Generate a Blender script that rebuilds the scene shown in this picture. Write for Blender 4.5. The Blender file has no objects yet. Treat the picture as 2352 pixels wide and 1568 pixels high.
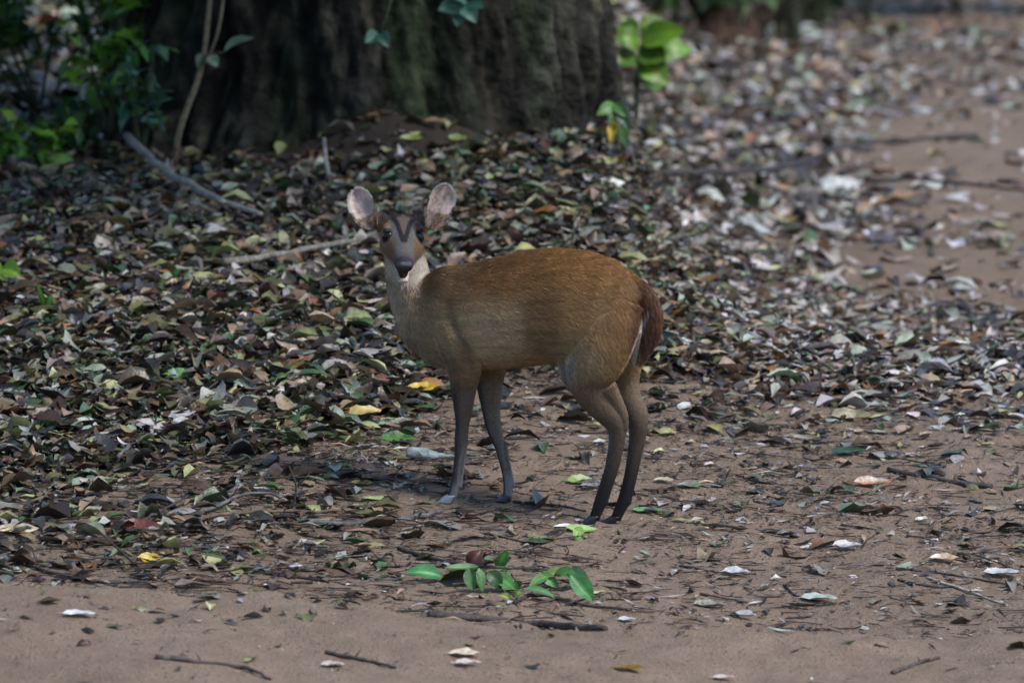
import bpy, math, random
import numpy as np
from mathutils import Vector

rng = np.random.default_rng(7)
random.seed(7)
scene = bpy.context.scene
R = math.radians

# ------------------------------------------------------------------ camera
CAM_H, PITCH, FPX = 2.47, R(8.57), 15820.0          # FPX: focal length in the photo's 2352-px-wide frame
CW, CH = 2352.0, 1568.0
cam_d = bpy.data.cameras.new('camera')
cam = bpy.data.objects.new('camera', cam_d)
scene.collection.objects.link(cam)
cam.location = (0, 0, CAM_H)
cam.rotation_euler = (math.pi / 2 - PITCH, 0, 0)
cam_d.sensor_width = 36.0
cam_d.lens = 36.0 * FPX / CW
cam_d.clip_start = 0.5
cam_d.clip_end = 2000
cam_d.dof.use_dof = True
cam_d.dof.focus_distance = 14.17
cam_d.dof.aperture_fstop = 6.4
scene.camera = cam

# ------------------------------------------------------------------ sky, sun, exposure
SUN_EL, SUN_AZ = R(52), R(120)                       # azimuth measured from +Y towards +X: right and a little behind the camera
world = bpy.data.worlds.new('World')
scene.world = world
world.use_nodes = True
wn = world.node_tree.nodes
wl = world.node_tree.links
bg = wn['Background']
sky = wn.new('ShaderNodeTexSky')
sky.sky_type = 'NISHITA'
sky.sun_disc = False
sky.sun_elevation = SUN_EL
sky.sun_rotation = SUN_AZ
sky.air_density = 1.0
sky.dust_density = 0.7
sky.ozone_density = 1.8
wl.new(sky.outputs['Color'], bg.inputs['Color'])
bg.inputs['Strength'].default_value = 0.105
sun_d = bpy.data.lights.new('sun', 'SUN')
sun_d.energy = 1.25
sun_d.angle = R(15)
sun_d.color = (1.0, 0.97, 0.93)
sun = bpy.data.objects.new('sun', sun_d)
scene.collection.objects.link(sun)
sdir = Vector((math.sin(SUN_AZ) * math.cos(SUN_EL), math.cos(SUN_AZ) * math.cos(SUN_EL), math.sin(SUN_EL)))
sun.rotation_euler = sdir.to_track_quat('Z', 'Y').to_euler()
sun.location = (8, -4, 20)
scene.view_settings.view_transform = 'Standard'
scene.view_settings.look = 'None'
scene.view_settings.gamma = 1.0
scene.view_settings.exposure = 1.7
scene.view_settings.use_curve_mapping = False
scene.render.engine = 'CYCLES'
scene.cycles.use_denoising = True
scene.cycles.max_bounces = 6
scene.cycles_curves.shape = 'RIBBONS'

# ------------------------------------------------------------------ small maths
_tab = np.random.default_rng(3).random((64, 64, 64)).astype(np.float32)
def vnoise(x, y, z=0.0):
    """smooth lattice noise in -1..1"""
    x, y, z = np.broadcast_arrays(np.asarray(x, float), np.asarray(y, float), np.asarray(z, float))
    xi, yi, zi = np.floor(x).astype(int), np.floor(y).astype(int), np.floor(z).astype(int)
    fx, fy, fz = x - xi, y - yi, z - zi
    fx, fy, fz = (f * f * (3 - 2 * f) for f in (fx, fy, fz))
    g = lambda a, b, c: _tab[(xi + a) % 64, (yi + b) % 64, (zi + c) % 64]
    l = lambda a, b, t: a + (b - a) * t
    v = l(l(l(g(0,0,0), g(1,0,0), fx), l(g(0,1,0), g(1,1,0), fx), fy),
          l(l(g(0,0,1), g(1,0,1), fx), l(g(0,1,1), g(1,1,1), fx), fy), fz)
    return v * 2 - 1
def fbm(x, y, z=0.0, o=4, gain=.5):
    s, a = 0, 1.0
    for i in range(o):
        s = s + a * vnoise(x * 2**i + 17.3 * i, y * 2**i + 5.1 * i, np.asarray(z) * 2**i + 9.7 * i)
        a *= gain
    return s
def sstep(a, b, x):
    t = np.clip((np.asarray(x, float) - a) / (b - a), 0, 1)
    return t * t * (3 - 2 * t)
def mixc(a, b, t):
    t = np.asarray(t)[..., None]
    return np.asarray(a) * (1 - t) + np.asarray(b) * t

cp, sp = math.cos(PITCH), math.sin(PITCH)
CAMP = np.array([0, 0, CAM_H])
F_, R_, U_ = np.array([0, cp, -sp]), np.array([1., 0, 0]), np.array([0, sp, cp])
def pix_ray(u, v):
    return F_ + R_ * ((u - CW / 2) / FPX) + U_ * ((CH / 2 - v) / FPX)
def to_pix(P):
    Q = np.asarray(P, float) - CAMP
    d = Q @ F_
    return CW / 2 + FPX * (Q @ R_) / d, CH / 2 - FPX * (Q @ U_) / d

# ------------------------------------------------------------------ the lie of the land
def mound_w(x, y):
    xx = x - .05 * fbm(y * .9, 3.3, o=2)
    return np.interp(xx, [-9, -4, .10, .28, .36, .44, .62, .88], [.85, 1, 1, .98, .58, .40, .16, 0])
def ground_h(x, y, fine=True):
    x = np.asarray(x, float); y = np.asarray(y, float)
    z = -.06 * np.tanh(x / .75) + .06 * np.tanh((y - 14) / 1.2)
    far = np.maximum(y - 16.5, 0)
    z = z - (.05 * np.minimum(far, 16) + .13 * sstep(15.6, 17.8, y)) * sstep(-2.0, .6, x + (y - 19) * .2)
    m = (.165 + .05 * sstep(-.7, .1, x)) * sstep(14.9, 17.6, y) * (1 - .5 * sstep(20, 27, y))
    w = mound_w(x, y)
    z = z * (1 - .9 * w * sstep(15.5, 17.5, y)) + m * w
    z = z + .15 * np.exp(-((x + .33) / .30) ** 2 - ((y - 18.25) / .24) ** 2)      # earth heaped against the tree foot
    # low sand ridge of the track in the foreground
    yc = 12.90 - .20 * sstep(-1.0, .1, x) + .22 * sstep(.3, 1.2, x) + .03 * vnoise(x * 2.1, .5)
    ridge = np.where(y < yc, sstep(yc - 1.3, yc - .08, y), 1 - sstep(yc - .02, yc + .16, y))
    z = z + (.065 + .016 * fbm(x * 4.5, y * 4.0, 6.6, o=3)) * ridge
    if fine:
        near = np.exp(-((y - 15) / 9.0) ** 2)
        z = z + near * (.010 * fbm(x * 3.1, y * 2.2, o=3) + .0060 * fbm(x * 15, y * 12, 2.2, o=3))
    return z
def ground_hit(u, v):
    """where the line of sight through a photo pixel meets the ground"""
    d = pix_ray(u, v)
    t = np.arange(9.0, 60, .02)
    P = CAMP + t[:, None] * d
    g = P[:, 2] - ground_h(P[:, 0], P[:, 1])
    i = int(np.argmax(g < 0))
    t0, t1 = t[max(i - 1, 0)], t[i]
    for _ in range(12):
        tm = (t0 + t1) / 2
        p = CAMP + tm * d
        if p[2] - ground_h(p[0], p[1]) < 0: t1 = tm
        else: t0 = tm
    p = CAMP + (t0 + t1) / 2 * d
    return np.array([p[0], p[1], float(ground_h(p[0], p[1]))])
def at_depth(u, v, y):
    d = pix_ray(u, v)
    return CAMP + d * (y / d[1])

# ------------------------------------------------------------------ objects and meshes
COL = scene.collection
def mesh_np(name, V, faces=None, quads=None, col=None, mat=None, smooth=True):
    me = bpy.data.meshes.new(name)
    V = np.asarray(V, np.float32)
    if quads is not None:
        q = np.asarray(quads, np.int32)
        n = len(q)
        me.vertices.add(len(V)); me.vertices.foreach_set('co', V.ravel())
        me.loops.add(n * q.shape[1]); me.loops.foreach_set('vertex_index', q.ravel())
        me.polygons.add(n)
        me.polygons.foreach_set('loop_start', np.arange(0, n * q.shape[1], q.shape[1], dtype=np.int32))
        me.update(calc_edges=True)
    else:
        me.from_pydata([tuple(map(float, p)) for p in V], [], [tuple(map(int, f)) for f in faces])
    if smooth:
        me.polygons.foreach_set('use_smooth', np.ones(len(me.polygons), bool))
    if col is not None:
        a = me.color_attributes.new('Col', 'FLOAT_COLOR', 'POINT')
        c = np.ones((len(V), 4), np.float32); c[:, :3] = np.asarray(col, np.float32)
        a.data.foreach_set('color', c.ravel())
    if mat: me.materials.append(mat)
    me.update()
    return me
def link(name, data, parent=None, loc=(0, 0, 0)):
    o = bpy.data.objects.new(name, data)
    COL.objects.link(o)
    o.location = tuple(map(float, loc))
    if parent: o.parent = parent
    return o
def tag(o, label=None, cat=None, group=None, kind=None):
    if label: o['label'] = label
    if cat: o['category'] = cat
    if group: o['group'] = group
    if kind: o['kind'] = kind
    return o
def thing(name, label, cat, loc, group=None):
    o = link(name, None, None, loc)
    o.empty_display_size = .1
    return tag(o, label, cat, group)
def tube(path, rad, n=8, lat=None, lat_scale=1.0, cap=True):
    """swept tube with a radius per point -> verts, quads"""
    P = np.asarray(path, float); rad = np.asarray(rad, float)
    T = np.gradient(P, axis=0); T /= np.linalg.norm(T, axis=1)[:, None] + 1e-9
    if lat is None:
        a = np.array([0, 0, 1.]) if abs(T[0][2]) < .9 else np.array([1., 0, 0])
    else: a = np.asarray(lat, float)
    V = []
    ang = np.linspace(0, 2 * np.pi, n, endpoint=False)
    for p, t, r in zip(P, T, rad):
        s = a - t * (a @ t); s /= np.linalg.norm(s) + 1e-9
        b = np.cross(t, s)
        V.append(p + r * (np.cos(ang)[:, None] * s * lat_scale + np.sin(ang)[:, None] * b))
    return loft(V, cap)
def loft(rings, cap=True):
    n = len(rings[0]); m = len(rings)
    V = np.concatenate(rings)
    q = []
    for i in range(m - 1):
        for j in range(n):
            k = (j + 1) % n
            q.append((i * n + j, i * n + k, (i + 1) * n + k, (i + 1) * n + j))
    if cap:
        c0, c1 = len(V), len(V) + 1
        V = np.vstack([V, rings[0].mean(0), rings[-1].mean(0)])
        for j in range(n):
            k = (j + 1) % n
            q.append((c0, k, j, c0)); q.append((c1, (m - 1) * n + j, (m - 1) * n + k, c1))
    F = [(a, b, c) if a == d else (a, b, c, d) for a, b, c, d in q]
    return V, F
def smooth_path(pts, n):
    P = np.asarray(pts, float)
    d = np.r_[0, np.cumsum(np.linalg.norm(np.diff(P, axis=0), axis=1))]
    t = np.linspace(0, d[-1], n)
    Q = np.stack([np.interp(t, d, P[:, k]) for k in range(P.shape[1])], 1)
    for _ in range(2):
        Q[1:-1] = .25 * Q[:-2] + .5 * Q[1:-1] + .25 * Q[2:]
    return Q

# ------------------------------------------------------------------ materials
def new_mat(name):
    m = bpy.data.materials.new(name); m.use_nodes = True
    nt = m.node_tree
    return m, nt, nt.nodes['Principled BSDF'], nt.links
def node(nt, t, **kw):
    n = nt.nodes.new(t)
    for k, v in kw.items():
        if k in n.inputs: n.inputs[k].default_value = v
        else: setattr(n, k, v)
    return n
def attr_mat(name, rough=.6, spec=.4, bump=0.0, bscale=60, noise=.25, nscale=30, transl=0.0):
    m, nt, b, L = new_mat(name)
    at = node(nt, 'ShaderNodeAttribute'); at.attribute_name = 'Col'
    tc = node(nt, 'ShaderNodeTexCoord')
    nz = node(nt, 'ShaderNodeTexNoise', Scale=nscale, Detail=4.0)
    L.new(tc.outputs['Object'], nz.inputs['Vector'])
    mr = node(nt, 'ShaderNodeMapRange'); mr.inputs[3].default_value = 1 - noise; mr.inputs[4].default_value = 1 + noise
    mr.inputs[1].default_value = .3; mr.inputs[2].default_value = .7
    L.new(nz.outputs['Fac'], mr.inputs[0])
    mx = node(nt, 'ShaderNodeMix', data_type='RGBA', blend_type='MULTIPLY'); mx.inputs[0].default_value = 1
    L.new(at.outputs['Color'], mx.inputs[6]); L.new(mr.outputs[0], mx.inputs[7])
    L.new(mx.outputs[2], b.inputs['Base Color'])
    b.inputs['Roughness'].default_value = rough
    b.inputs['Specular IOR Level'].default_value = spec
    if bump:
        n2 = node(nt, 'ShaderNodeTexNoise', Scale=bscale, Detail=5.0)
        L.new(tc.outputs['Object'], n2.inputs['Vector'])
        bp = node(nt, 'ShaderNodeBump', Strength=bump, Distance=.03 if name == 'tree_bark' else .01)
        L.new(n2.outputs['Fac'], bp.inputs['Height']); L.new(bp.outputs['Normal'], b.inputs['Normal'])
    if transl:
        tr = node(nt, 'ShaderNodeBsdfTranslucent'); L.new(mx.outputs[2], tr.inputs['Color'])
        ms = node(nt, 'ShaderNodeMixShader'); ms.inputs[0].default_value = transl
        L.new(b.outputs[0], ms.inputs[1]); L.new(tr.outputs[0], ms.inputs[2])
        L.new(ms.outputs[0], nt.nodes['Material Output'].inputs['Surface'])
    return m
M_dry = attr_mat('dry_leaf', rough=.37, spec=.5, noise=.35, nscale=45, bump=.25, bscale=120, transl=.08)
M_green = attr_mat('green_leaf', rough=.45, spec=.4, noise=.22, nscale=25, transl=.18)
M_twig = attr_mat('twig_bark', rough=.8, spec=.3, noise=.4, nscale=70, bump=.6, bscale=90)
M_bark = attr_mat('tree_bark', rough=.9, spec=.15, noise=.65, nscale=22, bump=1.0, bscale=30)
M_coat = attr_mat('deer_coat', rough=.7, spec=.2, noise=.2, nscale=160)
M_ear = attr_mat('deer_ear_skin', rough=.6, spec=.25, noise=.2, nscale=120, bump=.2, bscale=300)
M_horn = attr_mat('hoof_horn', rough=.35, spec=.5, noise=.25, nscale=150)

def sand_material():
    m, nt, b, L = new_mat('sandy_earth')
    tc = node(nt, 'ShaderNodeTexCoord')
    def nz(scale, det=5.0, rough=.6):
        n = node(nt, 'ShaderNodeTexNoise', Scale=scale, Detail=det, Roughness=rough)
        L.new(tc.outputs['Object'], n.inputs['Vector']); return n
    n1, n2, n3, n4 = nz(1.3), nz(14), nz(130, 4, .7), nz(420, 2, .6)
    cr = node(nt, 'ShaderNodeValToRGB')
    e = cr.color_ramp.elements
    e[0].position, e[0].color = .28, (.145, .101, .071, 1)
    e[1].position, e[1].color = .72, (.345, .250, .180, 1)
    k = e.new(.5); k.color = (.250, .178, .126, 1)
    mx = node(nt, 'ShaderNodeMath', operation='MULTIPLY_ADD'); mx.inputs[1].default_value = .45
    m2 = node(nt, 'ShaderNodeMath', operation='MULTIPLY'); m2.inputs[1].default_value = .3
    m3 = node(nt, 'ShaderNodeMath', operation='MULTIPLY_ADD'); m3.inputs[1].default_value = .28
    L.new(n1.outputs['Fac'], m2.inputs[0])
    L.new(n2.outputs['Fac'], mx.inputs[0]); L.new(m2.outputs[0], mx.inputs[2])
    L.new(n3.outputs['Fac'], m3.inputs[0]); L.new(mx.outputs[0], m3.inputs[2])
    L.new(m3.outputs[0], cr.inputs[0])
    # dark crumbs of rotted leaf
    vo = node(nt, 'ShaderNodeTexVoronoi', Scale=75.0); vo.inputs['Randomness'].default_value = 1
    L.new(tc.outputs['Object'], vo.inputs['Vector'])
    lt = node(nt, 'ShaderNodeMath', operation='LESS_THAN'); lt.inputs[1].default_value = .16
    L.new(vo.outputs['Distance'], lt.inputs[0])
    gt = node(nt, 'ShaderNodeMath', operation='GREATER_THAN'); gt.inputs[1].default_value = .47
    L.new(n2.outputs['Fac'], gt.inputs[0])
    an = node(nt, 'ShaderNodeMath', operation='MULTIPLY'); L.new(lt.outputs[0], an.inputs[0]); L.new(gt.outputs[0], an.inputs[1])
    at = node(nt, 'ShaderNodeAttribute'); at.attribute_name = 'Col'          # share of leaf mould, kept dark to deepen the shade between leaves
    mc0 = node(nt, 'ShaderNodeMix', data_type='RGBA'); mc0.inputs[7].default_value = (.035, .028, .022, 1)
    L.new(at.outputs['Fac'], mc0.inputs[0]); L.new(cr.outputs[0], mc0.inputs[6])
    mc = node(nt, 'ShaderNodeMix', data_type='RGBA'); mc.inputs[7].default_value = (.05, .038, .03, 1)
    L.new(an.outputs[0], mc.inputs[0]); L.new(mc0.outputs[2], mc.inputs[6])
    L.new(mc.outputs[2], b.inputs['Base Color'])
    b.inputs['Roughness'].default_value = .9
    b.inputs['Specular IOR Level'].default_value = .2
    ad = node(nt, 'ShaderNodeMath', operation='MULTIPLY_ADD'); ad.inputs[1].default_value = .5
    L.new(n3.outputs['Fac'], ad.inputs[0]); L.new(n2.outputs['Fac'], ad.inputs[2])
    ad2 = node(nt, 'ShaderNodeMath', operation='MULTIPLY_ADD'); ad2.inputs[1].default_value = .25
    L.new(n4.outputs['Fac'], ad2.inputs[0]); L.new(ad.outputs[0], ad2.inputs[2])
    bp = node(nt, 'ShaderNodeBump', Strength=1.0, Distance=.022)
    L.new(ad2.outputs[0], bp.inputs['Height']); L.new(bp.outputs['Normal'], b.inputs['Normal'])
    return m
M_sand = sand_material()

# ------------------------------------------------------------------ how thickly leaves lie (photo-frame layout of the forest floor)
def litter_density(x, y):
    """0 bare sand .. 1 closed litter, from the ground position"""
    z = ground_h(x, y, fine=False)
    u, v = to_pix(np.stack([x, y, z], -1))
    wob = 60 * fbm(x * 1.7, y * 1.2, o=3)
    # lower edge of the closed litter
    edge = np.interp(u, [-600, 0, 500, 800, 1000, 1200, 1500, 1900, 2352, 3000], [1160, 1130, 1065, 975, 900, 850, 850, 870, 850, 830])
    d = sstep(edge + 60, edge - 90, v + wob)
    # sand patch on the far track
    far_sand = np.maximum(sstep(1.0, .5, np.hypot((u - 2340) / 470, (v - 370) / 200)), .9 * sstep(1.0, .4, np.hypot((u - 2250) / 420, (v - 640) / 75))) 
    d = d * (1 - .93 * far_sand * (v < 760))
    strip = sstep(220, 30, abs(v - np.interp(u, [1500, 2352], [640, 700]))) * sstep(1500, 1900, u)
    d = d * (1 - .5 * strip)
    d = d * np.where(v < 800, np.interp(u, [1500, 1750, 2000, 2352], [1, .85, .45, .25]), 1)
    # thinner scatter below the edge, more on the left
    scat = np.interp(u, [0, 700, 1000, 1500, 2352], [.22, .12, .035, .010, .018]) * sstep(1420, 1180, v)
    scat = np.maximum(scat, .08 * sstep(170, -20, v - edge - 60))
    d = np.maximum(d, scat)
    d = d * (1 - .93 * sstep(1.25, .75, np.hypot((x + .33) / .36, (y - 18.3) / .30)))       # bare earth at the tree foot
    d = np.where(y < 12.9, d * .03 + .001, d)
    return np.clip(d, 0, 1)

# ================================================================== SETTING
def spaced(*segs):
    out = [segs[0][0]]
    for a, b, n in segs: out += list(np.linspace(a, b, n + 1)[1:])
    return np.array(out)
def build_ground():
    xs = spaced((-900, -60, 14), (-60, -6, 22), (-6, -2.2, 40), (-2.2, 2.2, 220), (2.2, 6, 40), (6, 60, 22), (60, 900, 14))
    ys = spaced((-300, 0, 12), (0, 11, 30), (11, 15.5, 220), (15.5, 19.5, 120), (19.5, 32, 90), (32, 80, 30), (80, 1500, 16))
    X, Y = np.meshgrid(xs, ys)
    Z = ground_h(X, Y)
    V = np.stack([X, Y, Z], -1).reshape(-1, 3)
    ny, nx = X.shape
    i = np.arange((ny - 1) * nx).reshape(ny - 1, nx)[:, :-1].ravel()
    q = np.stack([i, i + 1, i + nx + 1, i + nx], 1)
    d = litter_density(V[:, 0], V[:, 1])
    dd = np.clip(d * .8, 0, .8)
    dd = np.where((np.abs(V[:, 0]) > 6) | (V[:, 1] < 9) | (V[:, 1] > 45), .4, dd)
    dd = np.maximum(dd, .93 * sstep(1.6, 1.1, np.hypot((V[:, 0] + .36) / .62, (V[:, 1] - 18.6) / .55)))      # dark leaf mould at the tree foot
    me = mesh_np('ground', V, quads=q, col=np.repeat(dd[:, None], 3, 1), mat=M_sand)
    tag(link('ground', me), kind='structure', label='brown sandy forest floor with low track ridge')
build_ground()

# ------------------------------------------------------------------ leaves in bulk
def leaf_batch(P, L, W, yaw, pitch, roll, k1, k2, col, ns=5, rib=None, wave=None, torn=0.0):
    """many curled leaves as one vertex/quad/colour set; a leaf is a ns x 3 grid folded along its midrib"""
    N = len(P)
    s = np.linspace(0, 1, ns); t = np.array([-1., 0, 1.])
    S, T = np.meshgrid(s, t, indexing='ij'); S, T = S.ravel(), T.ravel()
    prof = np.sin(np.pi * np.clip(S, 0, 1) ** .85) ** .75 * .97 + .03
    if torn:                                              # every leaf its own outline, nibbled and crumpled
        ex = rng.uniform(.62, 1.25, N)[:, None]; po = rng.uniform(.55, 1.1, N)[:, None]
        prof = np.sin(np.pi * np.clip(S[None], 0, 1) ** ex) ** po * .96 + .04
        prof = prof * (1 + torn * rng.normal(0, 1, (N, len(S))))
        cut = rng.random(N) < .22                         # broken off short
        prof[cut] = np.where(S[None] > .7, prof[cut] * .5 + .35, prof[cut])
    else: prof = np.broadcast_to(prof, (N, len(S)))
    L, W, k1, k2 = (np.broadcast_to(np.asarray(a, float), (N,))[:, None] for a in (L, W, k1, k2))
    x = (S - .5)[None] * L
    y = (T * prof) * W * .5
    z = k1 * L * 4 * ((S - .5) ** 2)[None] - k1 * L * .5 + k2 * W * (np.abs(T) * prof)
    if wave is None: wave = np.zeros(N)
    z = z + (wave[:, None] * W) * (np.sin(S * 9.0 + 1.3) * T * prof)
    if torn: z = z + W * .5 * torn * rng.normal(0, 1, z.shape)
    cy, sy, cp_, sp_, cr, sr = (f(np.asarray(a))[:, None] for a in (yaw, pitch, roll) for f in (np.cos, np.sin))
    y1, z1 = y * cr - z * sr, y * sr + z * cr
    x2, z2 = x * cp_ + z1 * sp_, -x * sp_ + z1 * cp_
    X, Y = x2 * cy - y1 * sy, x2 * sy + y1 * cy
    V = np.stack([X, Y, z2], -1) + np.asarray(P)[:, None]
    m = len(S)
    q = []
    for i in range(ns - 1):
        for j in range(2):
            a = i * 3 + j
            q.append((a, a + 1, a + 4, a + 3))
    Q = (np.array(q)[None] + (np.arange(N) * m)[:, None, None]).reshape(-1, 4)
    C = np.repeat(np.asarray(col)[:, None], m, 1)
    shade = 1 + .18 * (np.abs(T) < .5)
    C = C * shade[None, :, None]
    if rib is not None: C = C * rib
    return V.reshape(-1, 3), Q, C.reshape(-1, 3)
def pick_cols(pal, wts, n, var=.25):
    pal = np.array(pal); w = np.array(wts, float); w /= w.sum()
    c = pal[rng.choice(len(pal), n, p=w)]
    return c * rng.uniform(1 - var, 1 + var, n)[:, None] * rng.uniform(.93, 1.07, (n, 3))
GREENS = [(.028, .070, .015), (.040, .095, .018), (.018, .048, .018), (.055, .105, .020), (.024, .060, .034)]

def foliage(name, root, centres, rad, n, L, cols=GREENS, wts=None, mat=None, loc=None, ns=4, flat=.5):
    """leaves scattered through several clumps"""
    centres = np.asarray(centres, float); rad = np.broadcast_to(np.asarray(rad, float), (len(centres),))
    k = rng.integers(0, len(centres), n)
    d = rng.normal(0, 1, (n, 3)); d /= np.linalg.norm(d, axis=1)[:, None]
    P = centres[k] + d * (rad[k] * rng.random(n) ** .45)[:, None] * np.array([1, 1, .75])
    Ls = L * rng.uniform(.6, 1.35, n)
    V, Q, C = leaf_batch(P, Ls, Ls * rng.uniform(.38, .55, n), rng.uniform(0, 6.28, n), rng.normal(.25, .55, n), rng.normal(0, flat, n),
                         rng.normal(-.12, .1, n), rng.normal(.15, .12, n), pick_cols(cols, wts or [1] * len(cols), n), ns=ns)
    return link(name, mesh_np(name, V - np.asarray(loc), quads=Q, col=C, mat=mat or M_green), root)
def stem_part(name, root, pts, rad, col, loc, n=8, steps=10, mat=None):
    path = smooth_path(np.c_[np.asarray(pts, float), rad], steps)
    V, F = tube(path[:, :3], path[:, 3], n=n)
    C = np.tile(col, (len(V), 1)) * (1 + .3 * fbm(V[:, 0] * 20, V[:, 1] * 20, V[:, 2] * 8, o=2))[:, None]
    return link(name, mesh_np(name, V - np.asarray(loc), faces=F, col=np.clip(C, .003, 1), mat=mat or M_twig), root)

# ------------------------------------------------------------------ the great tree behind the deer
def trunk_mesh(cx, cy, r0, h, seed, flare, lobes, nth=360, nz=230, bark=.034, tone=(.015, .0145, .0115), moss=.75, lean=(0, 0)):
    zb = float(ground_h(cx, cy)) - .25
    th = np.linspace(0, 2 * np.pi, nth, endpoint=False)
    zz = np.r_[np.linspace(0, 1.9, int(nz * .8)), np.linspace(2.0, h, nz - int(nz * .8))]
    T, Z = np.meshgrid(th, zz)
    ct, st = np.cos(T), np.sin(T)
    r = r0 * (1 - .35 * np.clip(Z / h, 0, 1)) 
    fl = np.exp(-np.maximum(Z - .25, 0) / .32)
    r = r + flare * fl
    for a, w, amp, hh in lobes:                       # buttress roots
        d = np.angle(np.exp(1j * (T - a)))
        r = r + amp * np.exp(-(d / w) ** 2) * np.exp(-np.maximum(Z - .2, 0) / hh)
    wx, wy = ct * r0 * 6, st * r0 * 6
    warp = .5 * fbm(wx * .7, wy * .7, Z * .9 + seed, o=2)
    rid = 1 - np.abs(vnoise(T * r0 * 16 + warp * 3, Z * 1.7 + seed, 1.5))       # long furrows
    rid2 = 1 - np.abs(vnoise(T * r0 * 34 + warp * 5, Z * 4.2 + seed, 7.5))
    lump = fbm(wx * .9, wy * .9, Z * 1.6 + seed + 30, o=3)
    gn = fbm(wx * 2.6, wy * 2.6, Z * 4.0 + seed + 77, o=4, gain=.6)               # gnarls and burrs
    plate = np.clip(fbm(wx * 5.5, wy * 5.5, Z * 6.5 + seed + 120, o=3), -.6, .6)
    r = r - bark * 1.1 * np.clip(.30 - (1 - np.abs(vnoise(T * r0 * 34 + warp * 5, Z * 4.2 + seed, 7.5))), 0, .3) / .3
    r = r + bark * (rid ** 1.5 - .5) * 1.0 + bark * .6 * (rid2 ** 1.5 - .5) + .035 * lump * r0 * 2 + bark * 1.1 * gn + bark * .6 * plate
    X = cx + r * ct + lean[0] * Z; Y = cy + r * st + lean[1] * Z
    V = np.stack([X, Y, zb + Z], -1).reshape(-1, 3)
    i = np.arange((nz - 1) * nth)
    nx = (i // nth) * nth + (i % nth + 1) % nth
    q = np.stack([i, nx, nx + nth, i + nth], 1)
    base = np.array(tone)
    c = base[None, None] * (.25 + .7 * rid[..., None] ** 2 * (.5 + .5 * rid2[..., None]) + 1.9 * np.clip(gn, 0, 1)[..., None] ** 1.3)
    ms = np.clip(fbm(wx * 1.1, wy * 1.1, Z * 1.5 + seed + 11, o=3) * 1.2 - .05, 0, 1) * moss
    c = c * (1 - ms[..., None]) + np.array([.026, .038, .018]) * ms[..., None]
    dusty = np.clip(fbm(wx * 1.6, wy * 1.6, Z * 1.1 + seed + 51, o=3) - .25, 0, 1)
    c = c * (1 - .6 * dusty[..., None]) + np.array([.075, .064, .044]) * .5 * dusty[..., None]
    flake = np.clip(vnoise(T * r0 * 22 + warp * 6, Z * 6.5 + seed, 3.3) + .5 * vnoise(T * r0 * 50, Z * 15 + seed, 8.8) - .42, 0, 1) * 1.6
    c = c * (1 - .75 * np.clip(flake, 0, 1)[..., None]) + np.array([.085, .075, .050]) * .75 * np.clip(flake, 0, 1)[..., None]
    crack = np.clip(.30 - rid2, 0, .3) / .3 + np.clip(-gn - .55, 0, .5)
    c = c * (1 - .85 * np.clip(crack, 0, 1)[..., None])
    return V, q, np.clip(c, .002, 1).reshape(-1, 3), zb

def big_tree():
    cx, cy = -.42, 19.02
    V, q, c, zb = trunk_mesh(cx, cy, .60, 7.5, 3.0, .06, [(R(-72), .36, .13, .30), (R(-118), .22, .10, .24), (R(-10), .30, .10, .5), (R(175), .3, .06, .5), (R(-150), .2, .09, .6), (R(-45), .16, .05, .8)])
    loc = np.array([cx, cy, float(ground_h(cx, cy))])
    root = thing('great_tree', 'massive dark furrowed tree trunk rising behind the deer', 'tree', loc)
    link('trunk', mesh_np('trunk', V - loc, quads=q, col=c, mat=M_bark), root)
    ends = []
    for k in range(9):
        a = k * 2.4 + .3; ln = rng.uniform(2.2, 4.2)
        e = np.array([cx - 1.3 + math.cos(a) * ln * .85, cy - 1.6 + math.sin(a) * ln, zb + rng.uniform(3.4, 5.6)])
        b0 = np.array([cx, cy, zb + rng.uniform(3.2, 5.5)])
        stem_part('limb', root, [b0, (b0 + e) / 2 + np.array([0, 0, .5]), e], [.20, .12, .04], (.05, .04, .03), loc, n=10, mat=M_bark)
        ends += [e, (b0 + e) / 2 + np.array([0, 0, .8]), e + rng.normal(0, .7, 3)]
    foliage('crown', root, ends, 1.25, 20000, .28, loc=loc, ns=3)  # out-of-frame crown, set low and dense to shade the mound and trunk
big_tree()

def forest_tree(u, depth, wpx, label, tone, moss=.4, lean=(0, 0), crown=True, h=12.0, seed=1.0):
    x = (u - CW / 2) / FPX * depth * 1.01
    h = 15.0 if u > 1400 else h
    r0 = wpx / 2 / FPX * depth * 1.01
    V, q, c, zb = trunk_mesh(x, depth, r0, h, seed, r0 * .25, [(R(-60), .4, r0 * .4, .25), (R(-140), .4, r0 * .4, .25), (R(80), .5, r0 * .4, .3)], nth=64, nz=70, bark=.012, tone=tone, moss=moss, lean=lean)
    loc = np.array([x, depth, float(ground_h(x, depth))])
    root = thing('forest_tree', label, 'tree', loc, 'trees standing in the forest behind')
    link('trunk', mesh_np('trunk', V - loc, quads=q, col=c, mat=M_bark), root)
    top = np.array([x + lean[0] * h, depth + lean[1] * h, zb + h])
    ends = [top]
    for k in range(5):
        a = k * 1.3 + seed
        e = top + np.array([math.cos(a) * 1.8, math.sin(a) * 1.8, rng.uniform(-2.5, .5)])
        b0 = top - np.array([lean[0], lean[1], 1]) * rng.uniform(1, 3)
        stem_part('limb', root, [b0, (b0 + e) / 2 + np.array([0, 0, .3]), e], [r0 * .4, r0 * .25, .02], tone, loc, mat=M_bark)
        ends += [e, (e + b0) / 2]
    foliage('crown', root, ends, 1.3, 2600, .28, loc=loc, ns=3)
    return root
forest_tree(62, 27.0, 110, 'pale grey green tree trunk at the far left edge', (.17, .18, .13), moss=.5, seed=4.0)
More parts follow.
